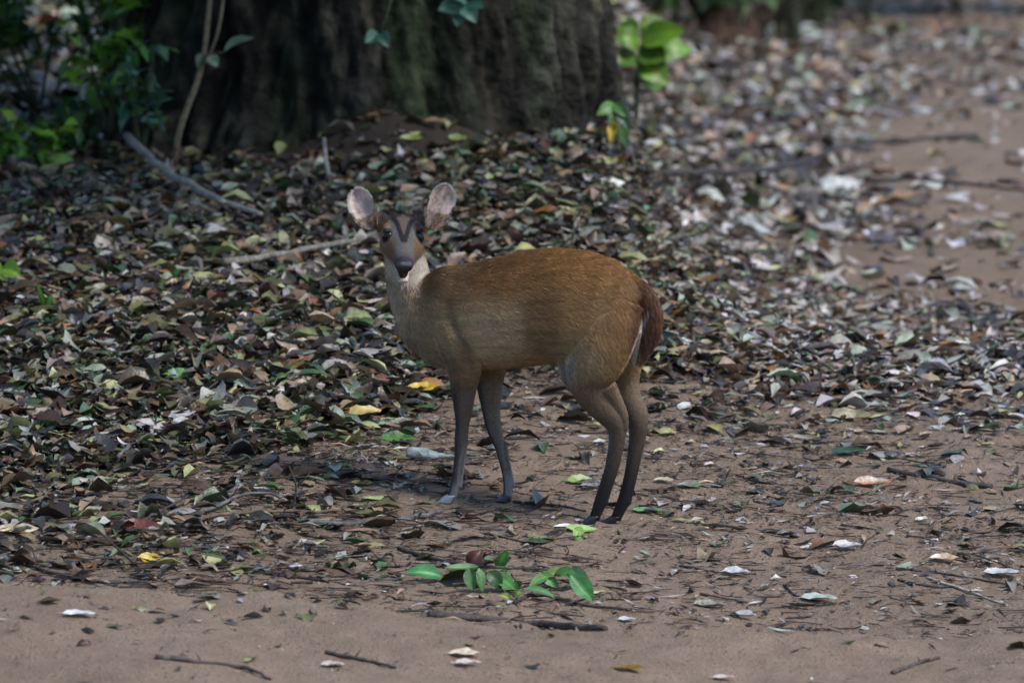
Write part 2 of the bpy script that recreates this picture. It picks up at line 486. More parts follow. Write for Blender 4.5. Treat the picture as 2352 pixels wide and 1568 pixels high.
forest_tree(-640, 16.0, 420, 'unseen leaning tree added beyond the left edge to shade the mound', (.05, .04, .03), seed=71.0, h=6.5, lean=(.12, 0))  # added out of frame so its low crown darkens the mound
forest_tree(235, 25.5, 170, 'dark brown tree trunk between the pale trunk and the great tree', (.050, .034, .022), moss=.15, seed=9.0)
forest_tree(-330, 24.0, 300, 'unseen broad dark tree added beyond the left edge to shade the left', (.05, .04, .03), seed=14.0)  # added out of frame to keep sky light off the left side
forest_tree(1805, 31.0, 46, 'slim dark tree trunk at the top right of the great tree', (.03, .03, .022), moss=.3, seed=21.0)
forest_tree(1862, 32.5, 72, 'mossy olive tree trunk right of the slim dark trunk', (.10, .10, .045), moss=.8, seed=26.0)
forest_tree(1490, 34.0, 120, 'pale grey green trunk above the bright green sapling', (.13, .14, .10), moss=.5, seed=33.0)
forest_tree(2620, 33.0, 240, 'thick brown tree trunk beyond the top right corner', (.07, .055, .04), seed=41.0)

def stump():
    p = ground_hit(1668, 118)
    root = thing('rotten_stump', 'dark reddish brown stump with a leaning limb at the top', 'stump', p)
    s = p[1] / FPX
    V, q, c, zb = trunk_mesh(p[0], p[1] + .25, 58 * s, .42, 60.0, .06, [(R(-30), .4, .10, .15), (R(-120), .4, .12, .15), (R(20), .3, .1, .2)], nth=72, nz=60, bark=.02, tone=(.045, .028, .020), moss=.1)
    link('trunk', mesh_np('trunk', V - p, quads=q, col=c, mat=M_bark), root)
    stem_part('limb', root, [p + np.array([.0, .25, .05]), p + np.array([-.14, .22, .25]), p + np.array([-.36, .2, .62]), p + np.array([-.75, .2, 1.4])], [.075, .06, .05, .03], (.045, .032, .024), p, mat=M_bark)
    stem_part('limb', root, [p + np.array([.1, .25, .05]), p + np.array([.25, .22, .3]), p + np.array([.3, .25, .8])], [.07, .06, .04], (.05, .034, .026), p, mat=M_bark)
stump()

# ------------------------------------------------------------------ undergrowth
def shrub(name, u, v, depth, hgt, wid, n, L, label, cols=GREENS, wts=None, cat='shrub', group=None, stems=7, flat=.5):
    loc = ground_hit(u, v)
    root = thing(name, label, cat, loc, group)
    tips = []
    for k in range(stems):
        a = rng.uniform(0, 6.28); r = wid * rng.uniform(.2, 1)
        e = loc + np.array([math.cos(a) * r, math.sin(a) * r * .7, hgt * rng.uniform(.55, 1)])
        stem_part('stem', root, [loc, (loc + e) / 2 + np.array([0, 0, hgt * .12]), e], [.006, .004, .002], (.07, .075, .04), loc, n=5, steps=6)
        tips += [e, loc * .35 + e * .65]
    foliage('foliage', root, tips, wid * .33, n, L, cols, wts, loc=loc, flat=flat)
BRIGHT = [(.055, .14, .012), (.040, .10, .016), (.075, .15, .018), (.022, .06, .02)]
TEAL = [(.05, .13, .08), (.09, .19, .13), (.04, .09, .05), (.06, .14, .03)]
shrub('leafy_shrub', 258, 350, None, .46, .22, 190, .075, 'bright green leafy shrub at the left foot of the great tree', [(.14, .30, .025), (.09, .22, .02), (.17, .32, .03), (.05, .13, .03)], stems=10)
shrub('leafy_shrub', 322, 385, None, .33, .11, 80, .070, 'small blue green shrub touching the dark left side of the trunk', TEAL)
shrub('leafy_shrub', 30, 410, None, .16, .20, 260, .06, 'low green bush on the left edge of the litter mound', [(.09, .21, .02), (.06, .15, .02), (.12, .24, .03), (.03, .08, .02)])
shrub('leafy_shrub', 170, 385, None, .17, .18, 90, .06, 'low olive herb patch between bush and shrub on the left', GREENS + [(.14, .13, .07)])
shrub('leafy_shrub', 90, 270, None, .5, .4, 300, .08, 'tall dark green shrub in front of the pale far trunk', [(.07, .16, .03), (.05, .12, .03), (.04, .09, .03)])
shrub('leafy_shrub', 330, 260, None, .6, .15, 60, .09, 'tall dark shrub in the gap left of the great tree', GREENS)
shrub('leafy_shrub', -180, 330, None, 1.0, .5, 400, .11, 'dark green bush beyond the left edge', GREENS)
shrub('leafy_shrub', 2000, 62, None, .55, .6, 480, .13, 'dull green far bush at the top right', [(.07, .13, .06), (.11, .18, .09)])
shrub('leafy_shrub', 2200, 35, None, .5, .6, 380, .13, 'grey green farthest bush in the top right corner', [(.09, .15, .09), (.13, .19, .13)])
shrub('leafy_shrub', 1560, 90, None, .7, .6, 480, .13, 'dim green far bush behind the stump', [(.08, .15, .04), (.12, .19, .08)])

def added_forest_mass():  # added to block sky light coming in low from the horizon
    """unseen wood added all round the clearing, too far off to tell trees apart"""
    n = 12000
    a = rng.uniform(0, 2 * np.pi, n)
    rr = rng.uniform(30, 48, n)
    x, y = np.sin(a) * rr * .8, 14 + np.cos(a) * rr
    z = 13 * rng.random(n) ** .8 - 1
    y = np.where(y > 30, y + 6, y)
    L = rng.uniform(.7, 1.5, n)
    V, Q, C = leaf_batch(np.stack([x, y, z], 1), L, L * .6, rng.uniform(0, 6.28, n), rng.normal(0, .6, n), rng.normal(0, .7, n), rng.normal(0, .1, n), rng.normal(.1, .1, n), pick_cols(GREENS, [1] * 5, n), ns=3)
    tag(link('added_forest_mass', mesh_np('added_forest_mass', V, quads=Q, col=C, mat=M_green)), 'unseen dark green wood added all round to block low light', 'wood', kind='stuff')
added_forest_mass()

# ------------------------------------------------------------------ single broad leaves on stalks: sapling, seedlings, vine
def one_leaf(name, root, loc, base, tip, width, col, fold=.2, curl=-.12, up=None, mat=None):
    """one broad leaf from its stalk end to its tip, with a raised midrib and a drip tip"""
    base, tip = np.asarray(base, float), np.asarray(tip, float)
    d = tip - base; L = np.linalg.norm(d); d /= L
    up = np.array([0, -.5, 1.]) if up is None else np.asarray(up, float)
    nrm = up - d * (up @ d); nrm /= np.linalg.norm(nrm)
    w = np.cross(nrm, d)
    n, m = 11, 7
    s = np.linspace(0, 1, n); t = np.linspace(-1, 1, m)
    prof = np.sin(np.pi * s ** .80) ** .8
    q0 = rng.uniform(0, 60)
    blot = (1 + .35 * vnoise(s[:, None] * 4 + q0, t[None] * 1.8 + q0, q0))[..., None] * np.array([1, 1, 1])        # dust and blemishes
    blot = np.where((vnoise(s[:, None] * 6 + q0, t[None] * 3, q0 + 5) > .62)[..., None], blot * np.array([1.3, .75, .6]), blot)
    fold = fold + rng.normal(0, .10); curl = curl + rng.normal(0, .05)
    V, C = [], []
    for i in range(n):
        for j in range(m):
            z = curl * L * 4 * (s[i] - .5) ** 2 - curl * L + fold * width * abs(t[j]) * prof[i] + .025 * width * math.sin(s[i] * 21) * abs(t[j])
            V.append(base + d * s[i] * L + w * (t[j] * width / 2 * prof[i]) + nrm * (z + curl * 0))
            C.append(np.array(col) * ((1.45 if abs(t[j]) < .1 else 1) * (1 + .13 * math.sin(s[i] * 30 - abs(t[j]) * 7))) * blot[i, j])
    q = [(i * m + j, i * m + j + 1, (i + 1) * m + j + 1, (i + 1) * m + j) for i in range(n - 1) for j in range(m - 1)]
    return link(name, mesh_np(name, np.array(V) - np.asarray(loc), quads=q, col=np.array(C), mat=mat or M_green), root)

def sapling():
    y = 20.6
    g = at_depth(1462, 205, y); x = g[0]
    loc = np.array([x, y, float(ground_h(x, y))])
    root = thing('sapling', 'bright lime green broad-leaved sapling right of the great tree', 'sapling', loc)
    A = lambda u, v, dy=0: at_depth(u, v, y + dy)
    stem_part('stem', root, [loc, A(1462, 180), A(1470, 120), A(1480, 60)], [.008, .007, .005, .003], (.08, .09, .05), loc, n=6)
    for b, t, w in [((1465, 120), (1590, 118), .085), ((1470, 95), (1575, 70), .075), ((1468, 100), (1410, 90), .07), ((1470, 70), (1530, 48), .07), ((1465, 130), (1405, 150), .06),
                    ((1468, 140), (1535, 195), .075), ((1470, 120), (1530, 140), .08), ((1462, 165), (1525, 200), .07), ((1466, 80), (1420, 60), .06)]:
        dy = rng.uniform(-.08, .05)
        one_leaf('leaf', root, loc, A(*b), A(*t, dy), w * 1.15, np.array([.085, .19, .010]) * rng.uniform(.5, 1.1), fold=.12, up=(0, -1, .6))
sapling()
def trunk_side_plant():
    y = 18.25
    A = lambda u, v, dy=0: at_depth(u, v, y + dy)
    b = A(1425, 345); loc = np.array([b[0], y, float(ground_h(b[0], y))])
    root = thing('seedling', 'dark green seedling with one yellow leaf against the right edge of the trunk', 'seedling', loc)
    stem_part('stem', root, [loc, A(1420, 300), A(1412, 240)], [.004, .003, .002], (.08, .09, .04), loc, n=6)
    for i, (b, t, w, c) in enumerate([((1412, 240), (1370, 265), .035, (.06, .16, .03)), ((1412, 238), (1440, 270), .035, (.05, .13, .03)), ((1414, 245), (1400, 285), .03, (.04, .10, .03)), ((1416, 250), (1445, 300), .03, (.03, .08, .04)),
                         ((1408, 278), (1402, 330), .028, (.34, .25, .02)), ((1425, 290), (1440, 340), .03, (.04, .10, .03))]):
        o = one_leaf('leaf', root, loc, A(*b), A(*t, -.04), w, c, up=(0, -1, .3))
        if i == 4: o['label'] = 'single yellow leaf of the seedling'
trunk_side_plant()
def vine():
    y = 18.2
    A = lambda u, v, dy=0: at_depth(u, v, y + dy)
    b = A(398, 335, .05); loc = np.array([b[0], b[1], float(ground_h(b[0], b[1]))])
    root = thing('climbing_vine', 'thin tan vine climbing the dark left side of the great trunk', 'vine', loc)
    stem_part('stem', root, [loc, A(405, 305), A(440, 225), A(468, 160), A(474, 80), A(486, -30, .1), A(500, -700, .3)], [.0085, .008, .0075, .007, .007, .006, .004], (.15, .12, .075), loc, n=8, steps=26)
    stem_part('stem', root, [A(470, 150, -.01), A(500, 90), A(512, 10), A(520, -80, .1)], [.004, .0045, .004, .003], (.13, .11, .07), loc, n=6)
    for b, t, w, c in [((515, 120), (585, 88), .032, (.10, .17, .10)), ((478, 130), (500, 155), .035, (.14, .22, .14)), ((470, 125), (455, 160), .03, (.03, .06, .03))]:
        one_leaf('leaf', root, loc, A(*b, -.02), A(*t, -.05), w, c, up=(0, -.7, .8))
    stem_part('twig', root, [A(475, 122), A(500, 122), A(516, 120)], [.002, .002, .0015], (.10, .10, .06), loc, n=5)
vine()
def trunk_sprigs():
    for label, y, base, stem, leaves in [
        ('teal green leaf cluster hanging at the top of the trunk', 18.0, (1050, 62), [(1095, -60), (1075, -5), (1060, 20)], [((1060, 15), (1005, 25), .05), ((1062, 10), (1095, 55), .05), ((1070, 0), (1030, -12), .05), ((1058, 20), (1050, 62), .04), ((1080, 5), (1112, 20), .04)]),
        ('small blue green leaf pair on the middle of the trunk', 18.1, (870, 100), [(905, -40), (890, 50), (872, 82)], [((872, 82), (838, 100), .045), ((872, 80), (895, 112), .04)])]:
        A = lambda u, v, dy=0: at_depth(u, v, y + dy)
        loc = A(*stem[0], .3)
        root = thing('hanging_sprig', label, 'sprig', loc)
        stem_part('stem', root, [loc] + [A(*s) for s in stem], [.004, .003, .003, .002], (.06, .08, .05), loc, n=5)
        for b, t, w in leaves:
            one_leaf('leaf', root, loc, A(*b), A(*t, -.04), w, np.array([.045, .13, .085]) * rng.uniform(.7, 1.2), up=(0, -1, .5))
trunk_sprigs()

# ================================================================== THE DEER
PSI = R(24)                                           # heads left and a little away from the camera
HV = np.array([-math.cos(PSI), math.sin(PSI), 0])     # towards the deer's front
LV = np.array([-math.sin(PSI), -math.cos(PSI), 0])    # towards its left flank (the side in view)
ZV = np.array([0, 0, 1.])
DO = np.array([.03, 14.06, 0.])
DO[2] = float(ground_h(DO[0], DO[1]))
def B(u, v, l=0.0):
    """point on the lengthwise plane l metres left of the spine, seen at the photo's (u, v)"""
    d = pix_ray(u, v)
    t = (l - (CAMP - DO) @ LV) / (d @ LV)
    return CAMP + t * d
def body_uv(P):
    """side-on coordinates of the coat pattern (scaled like the photo), from the body frame only"""
    Q = np.asarray(P) - DO
    return 1210 - (Q @ HV) * math.cos(PSI) * 1118, 1185 - Q[..., 2] * 1105 - (Q @ HV) * 95

class Blob:
    def __init__(s): s.V, s.F, s.n = [], [], 0
    def add(s, vf):
        V, F = vf
        s.V.append(np.asarray(V)); s.F += [tuple(i + s.n for i in f) for f in F]; s.n += len(V)
    def mesh(s, name): return mesh_np(name, np.concatenate(s.V), faces=s.F)

def ring(c, ax, bx, ra, rb, n=28, e=2.0, egg=0.0):
    t = np.linspace(0, 2 * np.pi, n, endpoint=False)
    ct, st = np.cos(t), np.sin(t)
    x = np.sign(ct) * np.abs(ct) ** (2 / e) * (1 - egg * st)
    y = np.sign(st) * np.abs(st) ** (2 / e)
    return c + (x * ra)[:, None] * ax + (y * rb)[:, None] * bx

# --- head frame: turned to look straight into the camera
HP = R(20)
hd = np.array([.045, -math.cos(HP), -math.sin(HP)]); hd /= np.linalg.norm(hd)
hr = np.cross(ZV, hd); hr /= np.linalg.norm(hr)       # image right = the deer's left side
hr = hr if hr[0] > 0 else -hr
hu = np.cross(hr, hd); hu = hu if hu[2] > 0 else -hu
tilt = R(-2)
hr, hu = hr * math.cos(tilt) + hu * math.sin(tilt), hu * math.cos(tilt) - hr * math.sin(tilt)
HB = B(925.5, 497, .0)                                # top of the skull between the ears
def H(s, r, up): return HB + hd * s + hr * r + hu * up
#        s     top    halfw  halfh   exponent
HEAD = [(-.040, -.030, .026, .026, 2.0),
        (-.022, -.008, .040, .040, 2.1),
        (.000, .003, .0445, .044, 2.2),
        (.022, .005, .0455, .045, 2.3),
        (.042, .002, .0440, .043, 2.3),
        (.060, -.004, .0405, .039, 2.3),
        (.078, -.010, .0335, .0335, 2.2),
        (.096, -.015, .0265, .0275, 2.2),
        (.110, -.019, .0220, .0225, 2.3),
        (.125, -.022, .0196, .0185, 2.4),
        (.138, -.025, .0190, .0160, 2.4),
        (.148, -.028, .0165, .0125, 2.3),
        (.153, -.032, .0110, .0080, 2.0)]
HS = np.array(HEAD)
def head_top(s): return np.interp(s, HS[:, 0], HS[:, 1])
def head_hw(s): return np.interp(s, HS[:, 0], HS[:, 2])
def head_hh(s): return np.interp(s, HS[:, 0], HS[:, 3])
EYES = [(.052, sg * .0345, -.0205) for sg in (-1, 1)]

def near_leg(rows, lat_scale=.85):
    P = [B(u, v, l) for u, v, l, r in rows]
    k = 3
    path = smooth_path(np.c_[np.array(P), [r[3] - (.0016 if r[3] < .03 else .0025) for r in rows]], len(rows) * k)
    return tube(path[:, :3], path[:, 3], n=16, lat=LV, lat_scale=lat_scale)

def deer_body():
    b = Blob()
    # trunk: (top u, v)  (bottom u, v)  half width
    S = [((1476, 668), (1462, 742), .028), ((1463, 645), (1452, 800), .058), ((1440, 620), (1425, 842), .078),
         ((1400, 592), (1385, 858), .094), ((1340, 573), (1325, 850), .103), ((1270, 567), (1262, 842), .108),
         ((1200, 574), (1195, 852), .109), ((1120, 592), (1122, 858), .102), ((1060, 604), (1058, 862), .090),
         ((1010, 612), (1003, 846), .078), ((968, 632), (958, 814), .062), ((934, 672), (922, 778), .042)]
    rings = []
    for t, o, w in S:
        a, c = B(t[0], t[1] + 4), B(o[0], o[1] - 9)
        up = (a - c); hh = np.linalg.norm(up) / 2; up /= 2 * hh
        rings.append(ring((a + c) / 2, LV, up, w, hh, e=2.25, egg=.10))
    b.add(loft(rings))
    # neck
    N = [(1010, 745, 0, .088, .066), (975, 712, 0, .070, .056), (950, 672, .0, .054, .047), (937, 636, .0, .0465, .043),
         (931, 600, .002, .0435, .042), (927, 568, .0, .042, .042), (925, 545, -.01, .036, .038)]
    rings = []
    pts = np.array([B(u, v, l) for u, v, l, _, _ in N])
    T = np.gradient(pts, axis=0); T /= np.linalg.norm(T, axis=1)[:, None]
    for p, t, (_, _, _, ra, rl) in zip(pts, T, N):
        s = LV - t * (LV @ t); s /= np.linalg.norm(s)
        rings.append(ring(p, s, np.cross(t, s), rl, ra, e=2.1))
    b.add(loft(rings))
    # skull and muzzle
    rings = [ring(H(s, 0, top - hh), hr, hu, hw, hh, n=32, e=e) for s, top, hw, hh, e in HEAD]
    b.add(loft(rings))
    # brow ridges above the eyes, ear roots, cheeks
    for sg in (-1, 1):
        b.add(tube([H(.016, sg * .026, -.008), H(.034, sg * .0330, -.0095), H(.046, sg * .0350, -.0130), H(.060, sg * .030, -.018)], [.007, .009, .008, .005], n=10))
        b.add(tube([H(.006, sg * .022, -.022), H(.0, sg * .038, -.018), H(-.006, sg * .050, -.008), H(-.008, sg * .056, -.002)], [.022, .019, .015, .010], n=12))
        b.add(tube([H(.030, sg * .030, -.045), H(.055, sg * .027, -.052), H(.085, sg * .017, -.052)], [.019, .017, .010], n=10))
    # lower jaw, a little open
    J = [(.030, -.068, .026, .018), (.055, -.074, .021, .014), (.080, -.0815, .0165, .0105), (.102, -.0875, .0135, .0075),
         (.116, -.0885, .0125, .006), (.125, -.0870, .0090, .004)]
    b.add(loft([ring(H(s, 0, c), hr, hu, hw, hh, n=20, e=2.4) for s, c, hw, hh in J]))
    # tendons standing off behind the cannon bones
    for rows in [[(1072, 1008, .060, .0062), (1066, 1050, .060, .0058), (1060, 1090, .060, .0060), (1056, 1118, .060, .0075)],
                 [(1160, 1012, -.050, .0062), (1166, 1050, -.050, .0056), (1173, 1085, -.050, .0058), (1178, 1116, -.050, .0075)],
                 [(1434, 985, .045, .0085), (1430, 1020, .045, .0068), (1417, 1075, .045, .0066), (1398, 1128, .045, .0072), (1388, 1158, .045, .0088)],
                 [(1480, 982, -.018, .0085), (1476, 1020, -.018, .0066), (1463, 1077, -.018, .0062), (1450, 1130, -.018, .0070), (1442, 1158, -.018, .0086)]]:
        b.add(near_leg(rows, .8))
    # legs: u, v, lateral offset, radius
    nf, ff, nh, fh = .060, -.050, .045, -.018
    b.add(near_leg([(1036, 715, .040, .052), (1048, 765, .056, .056), (1062, 808, .068, .048), (1067, 850, .066, .0385), (1065, 885, nf, .0290),
                    (1064, 947, nf, .0205), (1062, 978, nf, .0150), (1060, 1000, nf, .0168), (1058, 1020, nf, .0150), (1054, 1050, nf, .0112), (1049, 1095, nf, .0110),
                    (1047, 1117, nf, .0132), (1041, 1130, nf, .0112), (1036, 1142, nf, .0110)]))
    b.add(near_leg([(1120, 800, -.045, .045), (1125, 850, -.05, .036), (1124, 890, ff, .028), (1128, 945, ff, .0208), (1134, 982, ff, .0182),
                    (1143, 1008, ff, .0155), (1148, 1024, ff, .0130), (1152, 1045, ff, .0110), (1160, 1077, ff, .0100), (1167, 1108, ff, .0112), (1168, 1120, ff, .0130),
                    (1166, 1134, ff, .0112), (1164, 1143, ff, .0110)]))
    b.add(near_leg([(1405, 690, .022, .066), (1388, 750, .042, .076), (1374, 800, .052, .071), (1358, 848, .058, .062), (1354, 888, .056, .0465), (1376, 926, .052, .0350),
                    (1404, 956, .048, .0290), (1419, 980, nh, .0232), (1417, 1010, nh, .0180), (1404, 1074, nh, .0150), (1386, 1130, nh, .0146),
                    (1379, 1154, nh, .0162), (1371, 1174, nh, .0130), (1365, 1190, nh, .0132)], .72))
    b.add(near_leg([(1395, 888, .058, .022), (1420, 930, .050, .015), (1434, 958, .046, .0125), (1434, 985, .045, .010)], .8))
    b.add(near_leg([(1420, 760, -.03, .055), (1425, 830, -.035, .048), (1432, 880, -.032, .036), (1446, 922, -.026, .0280), (1464, 952, -.02, .0268), (1467, 974, fh, .0232),
                    (1461, 1012, fh, .0172), (1450, 1077, fh, .0140), (1438, 1130, fh, .0142), (1431, 1156, fh, .0156), (1421, 1176, fh, .0130),
                    (1414, 1191, fh, .0130)], .75))
    b.add(near_leg([(1455, 905, -.03, .016), (1474, 938, -.024, .013), (1481, 962, -.02, .0115), (1477, 985, fh, .009)], .8))
    b.add(near_leg([(1290, 780, .050, .022), (1298, 815, .052, .024), (1310, 850, .052, .027), (1328, 882, .050, .028)], .6))     # fold of skin from flank to thigh
    # tail
    b.add(near_leg([(1430, 648, 0, .030), (1464, 668, 0, .0275), (1486, 690, 0, .0245), (1498, 716, 0, .0240), (1500, 746, 0, .0235), (1492, 778, 0, .0195), (1477, 810, 0, .0130), (1464, 838, 0, .006)], .55))
    me = b.mesh('body_raw')
    o = link('body_raw', me)
    rm = o.modifiers.new('r', 'REMESH'); rm.mode = 'VOXEL'; rm.voxel_size = .0026; rm.use_smooth_shade = True
    sm = o.modifiers.new('s', 'SMOOTH'); sm.factor = .5; sm.iterations = 5
    dg = bpy.context.evaluated_depsgraph_get()
    out = bpy.data.meshes.new_from_object(o.evaluated_get(dg))
    bpy.data.objects.remove(o)
    return out

# --- coat colours, by place on the body
def head_coords(P):
    Q = np.asarray(P) - HB
    return Q @ hd, Q @ hr, Q @ hu
def coat(P, N):
    u, v = body_uv(P)
    Q = P - DO
    lat = Q @ LV
    n = fbm(Q[:, 0] * 9, Q[:, 1] * 9, Q[:, 2] * 9, o=3)
    back, flank, pale = np.array([.205, .098, .030]), np.array([.265, .152, .060]), np.array([.400, .290, .165])
    c = mixc(back, flank, sstep(620, 740, v + 25 * n))
    # greyer, paler patch behind the shoulder, and along the lower flank
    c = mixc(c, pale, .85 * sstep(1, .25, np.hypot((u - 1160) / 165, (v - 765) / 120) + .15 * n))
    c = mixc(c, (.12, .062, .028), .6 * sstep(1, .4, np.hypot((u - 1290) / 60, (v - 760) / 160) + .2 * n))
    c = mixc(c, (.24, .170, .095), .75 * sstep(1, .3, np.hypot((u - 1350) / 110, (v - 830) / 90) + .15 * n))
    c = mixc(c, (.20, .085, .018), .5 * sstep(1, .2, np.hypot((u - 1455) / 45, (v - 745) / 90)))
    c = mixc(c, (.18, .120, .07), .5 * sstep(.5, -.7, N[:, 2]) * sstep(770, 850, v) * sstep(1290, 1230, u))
    # shoulder and neck go greyish brown, dark behind the neck
    nk = sstep(1120, 960, u + 40 * n) 
    c = mixc(c, (.240, .178, .105), .85 * nk)
    c = mixc(c, (.34, .30, .235), .8 * sstep(985, 900, u + 20 * n) * sstep(590, 690, v))
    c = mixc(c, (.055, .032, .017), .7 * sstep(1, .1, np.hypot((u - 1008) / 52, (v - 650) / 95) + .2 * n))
    c = mixc(c, (.06, .036, .020), .55 * sstep(1, .3, np.hypot((u - 1085) / 55, (v - 810) / 70)))  # shade of the elbow fold, put into the coat colour
    # muscle shading put into the coat colour: darker behind the shoulder, paler along it
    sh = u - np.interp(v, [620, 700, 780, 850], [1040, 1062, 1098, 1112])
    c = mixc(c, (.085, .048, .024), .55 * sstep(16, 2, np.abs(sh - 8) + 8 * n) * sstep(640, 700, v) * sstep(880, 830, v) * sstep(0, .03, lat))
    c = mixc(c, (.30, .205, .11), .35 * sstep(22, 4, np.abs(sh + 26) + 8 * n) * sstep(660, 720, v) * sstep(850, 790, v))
    # white inner thigh, groin and breast folds
    c = mixc(c, (.30, .29, .28), .7 * sstep(800, 830, v) * sstep(.25, .75, -N @ ZV * .2 + N @ HV) * sstep(1240, 1262, u) * sstep(980, 900, v))
    c = mixc(c, (.36, .35, .34), .8 * sstep(790, 830, v) * sstep(1060, 1030, u) * sstep(.3, .8, N @ HV) * sstep(960, 850, v))
    # legs darken downwards
    leg = sstep(845, 900, v)
    fore = (u < 1230)
    fc = mixc(np.array([.110, .080, .058]), np.array([.070, .058, .054]), sstep(900, 1100, v))
    fc = mixc(fc, (.022, .021, .026), .85 * sstep(-.25, .5, N @ HV))
    fc = mixc(fc, (.27, .25, .24), .8 * sstep(.2, .8, -(N @ HV)) * sstep(1000, 1060, v))
    fc = mixc(fc, (.17, .145, .12), .6 * (lat < 0) * sstep(.5, 0, N @ HV))
    hc = mixc(np.array([.170, .112, .066]), np.array([.085, .060, .044]), sstep(890, 1010, v))
    hc = mixc(hc, (.018, .016, .017), sstep(1010, 1150, v + 15 * n))
    hc = mixc(hc, (.13, .14, .15), .7 * sstep(.2, .8, N @ HV) * sstep(960, 985, v) * sstep(1060, 1020, v))
    fc = mixc(fc, (.24, .235, .24), .75 * sstep(1095, 1125, v) * sstep(.6, .0, N @ HV))      # pale pasterns
    c = mixc(c, np.where(fore[:, None], fc, hc), leg)
    # tail: chestnut above, white beneath and beside it
    tl = sstep(1462, 1478, u) * sstep(640, 670, v) * sstep(880, 850, v)
    c = mixc(c, (.105, .040, .020), tl * .9)
    ua = u - 440 * lat                                # the haunch nearer the viewer swells forward
    wt = sstep(-3, 5, 1512 - (v - 700) * .02 - ua) * sstep(715, 740, v) * sstep(862, 840, v) * sstep(0, 6, ua - np.interp(v, [700, 740, 800, 850], [1482, 1474, 1452, 1438])) * (ua < np.interp(v, [700, 740, 800, 850], [1486, 1486, 1470, 1458]))
    c = mixc(c, (.42, .38, .34), wt * .85)
    # ---- head
    s, r, h = head_coords(P)
    dep = h - head_top(s)                             # below the top line of the head
    onhead = sstep(-.045, -.03, s) * sstep(.17, .165, s) * sstep(np.interp(s, [0, .05, .12], [-.070, -.100, -.112]) - .008, np.interp(s, [0, .05, .12], [-.070, -.100, -.112]), h) * sstep(.018, .010, np.abs(r) - head_hw(s))
    hc2 = np.broadcast_to(np.array([.130, .070, .034]), c.shape).copy()                     # tan cheeks
    hc2 = mixc(hc2, (.16, .085, .036), sstep(.030, .040, np.abs(r)))
    hc2 = mixc(hc2, (.34, .29, .23), sstep(-.050, -.066, h) * sstep(.03, .06, s))            # pale jaw
    face_w = np.interp(s, [-.03, .0, .03, .06, .09, .15], [.033, .033, .028, .024, .020, .022])
    hc2 = mixc(hc2, (.092, .086, .082), sstep(face_w + .004, face_w - .003, np.abs(r)) * sstep(-.028, -.014, dep))
    hc2 = mixc(hc2, (.105, .074, .060), sstep(.010, .004, np.abs(r) - np.interp(s, [-.02, .088], [.020, -.006])) * sstep(.09, .05, s) * sstep(-.03, -.012, dep))
    vline = np.abs(np.abs(r) - np.interp(s, [-.03, .0, .03, .08, .09], [.036, .0285, .0150, .0030, .001]))
    hc2 = mixc(hc2, (.012, .011, .013), sstep(.0060, .0040, vline - .003 * sstep(.03, -.01, s)) * sstep(.095, .086, s) * sstep(-.03, -.014, dep))
    hc2 = mixc(hc2, (.020, .015, .014), sstep(.014, .002, s + .000 - .012 * np.abs(r) / .04) * sstep(-.03, -.006, dep) * sstep(.052, .044, np.abs(r)) * sstep(.001, .006, np.abs(r)))
    hc2 = mixc(hc2, (.15, .065, .022), sstep(-.020, -.028, s) * sstep(.02, .012, np.abs(r)))
    for es, er, eh in EYES:
        de = np.sqrt((s - es) ** 2 + (r - er) ** 2 + (h - eh) ** 2)
        hc2 = mixc(hc2, (.022, .018, .017), sstep(.0180, .0152, de))
        hc2 = mixc(hc2, (.20, .16, .12), .3 * sstep(.0175, .019, de) * sstep(.025, .0205, de))
    hc2 = mixc(hc2, (.055, .045, .042), .8 * sstep(.105, .13, s) * sstep(-.030, -.02, dep))
    hc2 = mixc(hc2, (.022, .020, .026), sstep(.128, .136, s) * (h > -.062))
    hc2 = mixc(hc2, (.44, .35, .31), sstep(.096, .110, s) * sstep(-.077, -.080, h))          # lower lip
    hc2 = mixc(hc2, (.30, .20, .16), .7 * sstep(.09, .11, s) * sstep(.012, .017, np.abs(r)) * sstep(-.030, -.038, dep) * (s < .138))
    c = mixc(c, hc2, onhead)
    return np.clip(c * (1 + .18 * n[:, None]), .004, .9)

def hair_flow(P, N):
    """direction the hair lies in and its length"""
    u, v = body_uv(P)
    f = -HV[None] * 1.0 + np.array([0, 0, -.32])[None] * np.ones((len(P), 1))
    ln = np.full(len(P), .0135)
    hind = sstep(1330, 1450, u) * sstep(640, 760, v)
    f = f + np.array([0, 0, -1.0]) * hind[:, None]
    neck = sstep(1010, 955, u)
    f = f * (1 - neck[:, None]) + neck[:, None] * np.array([.25, .05, -1.0])
    leg = sstep(850, 900, v)
    f = f * (1 - leg[:, None]) + leg[:, None] * (np.array([0, 0, -1.0]) - HV * .12)
    ln = ln * (1 - leg) + leg * np.interp(v, [850, 950, 1200], [.010, .0065, .005])
    tail = sstep(1478, 1490, u) * sstep(650, 690, v) * sstep(880, 850, v)
    f = f * (1 - tail[:, None]) + tail[:, None] * (np.array([0, 0, -1.0]) - HV * .1)
    ln = np.where(tail > .5, .016, ln)
    s, r, h = head_coords(P)
    oh = sstep(-.035, -.01, s) * sstep(.17, .165, s) * sstep(-.108, -.096, h) * (np.abs(r) - head_hw(s) < .015)
    f = f * (1 - oh[:, None]) + oh[:, None] * (-hd)
    ln = ln * (1 - oh) + oh * np.interp(s, [-.03, .02, .08, .14], [.009, .006, .0035, .0018])
    ln = np.where(((s > .128) & (oh > .5)), .0007, ln)
    return f, ln

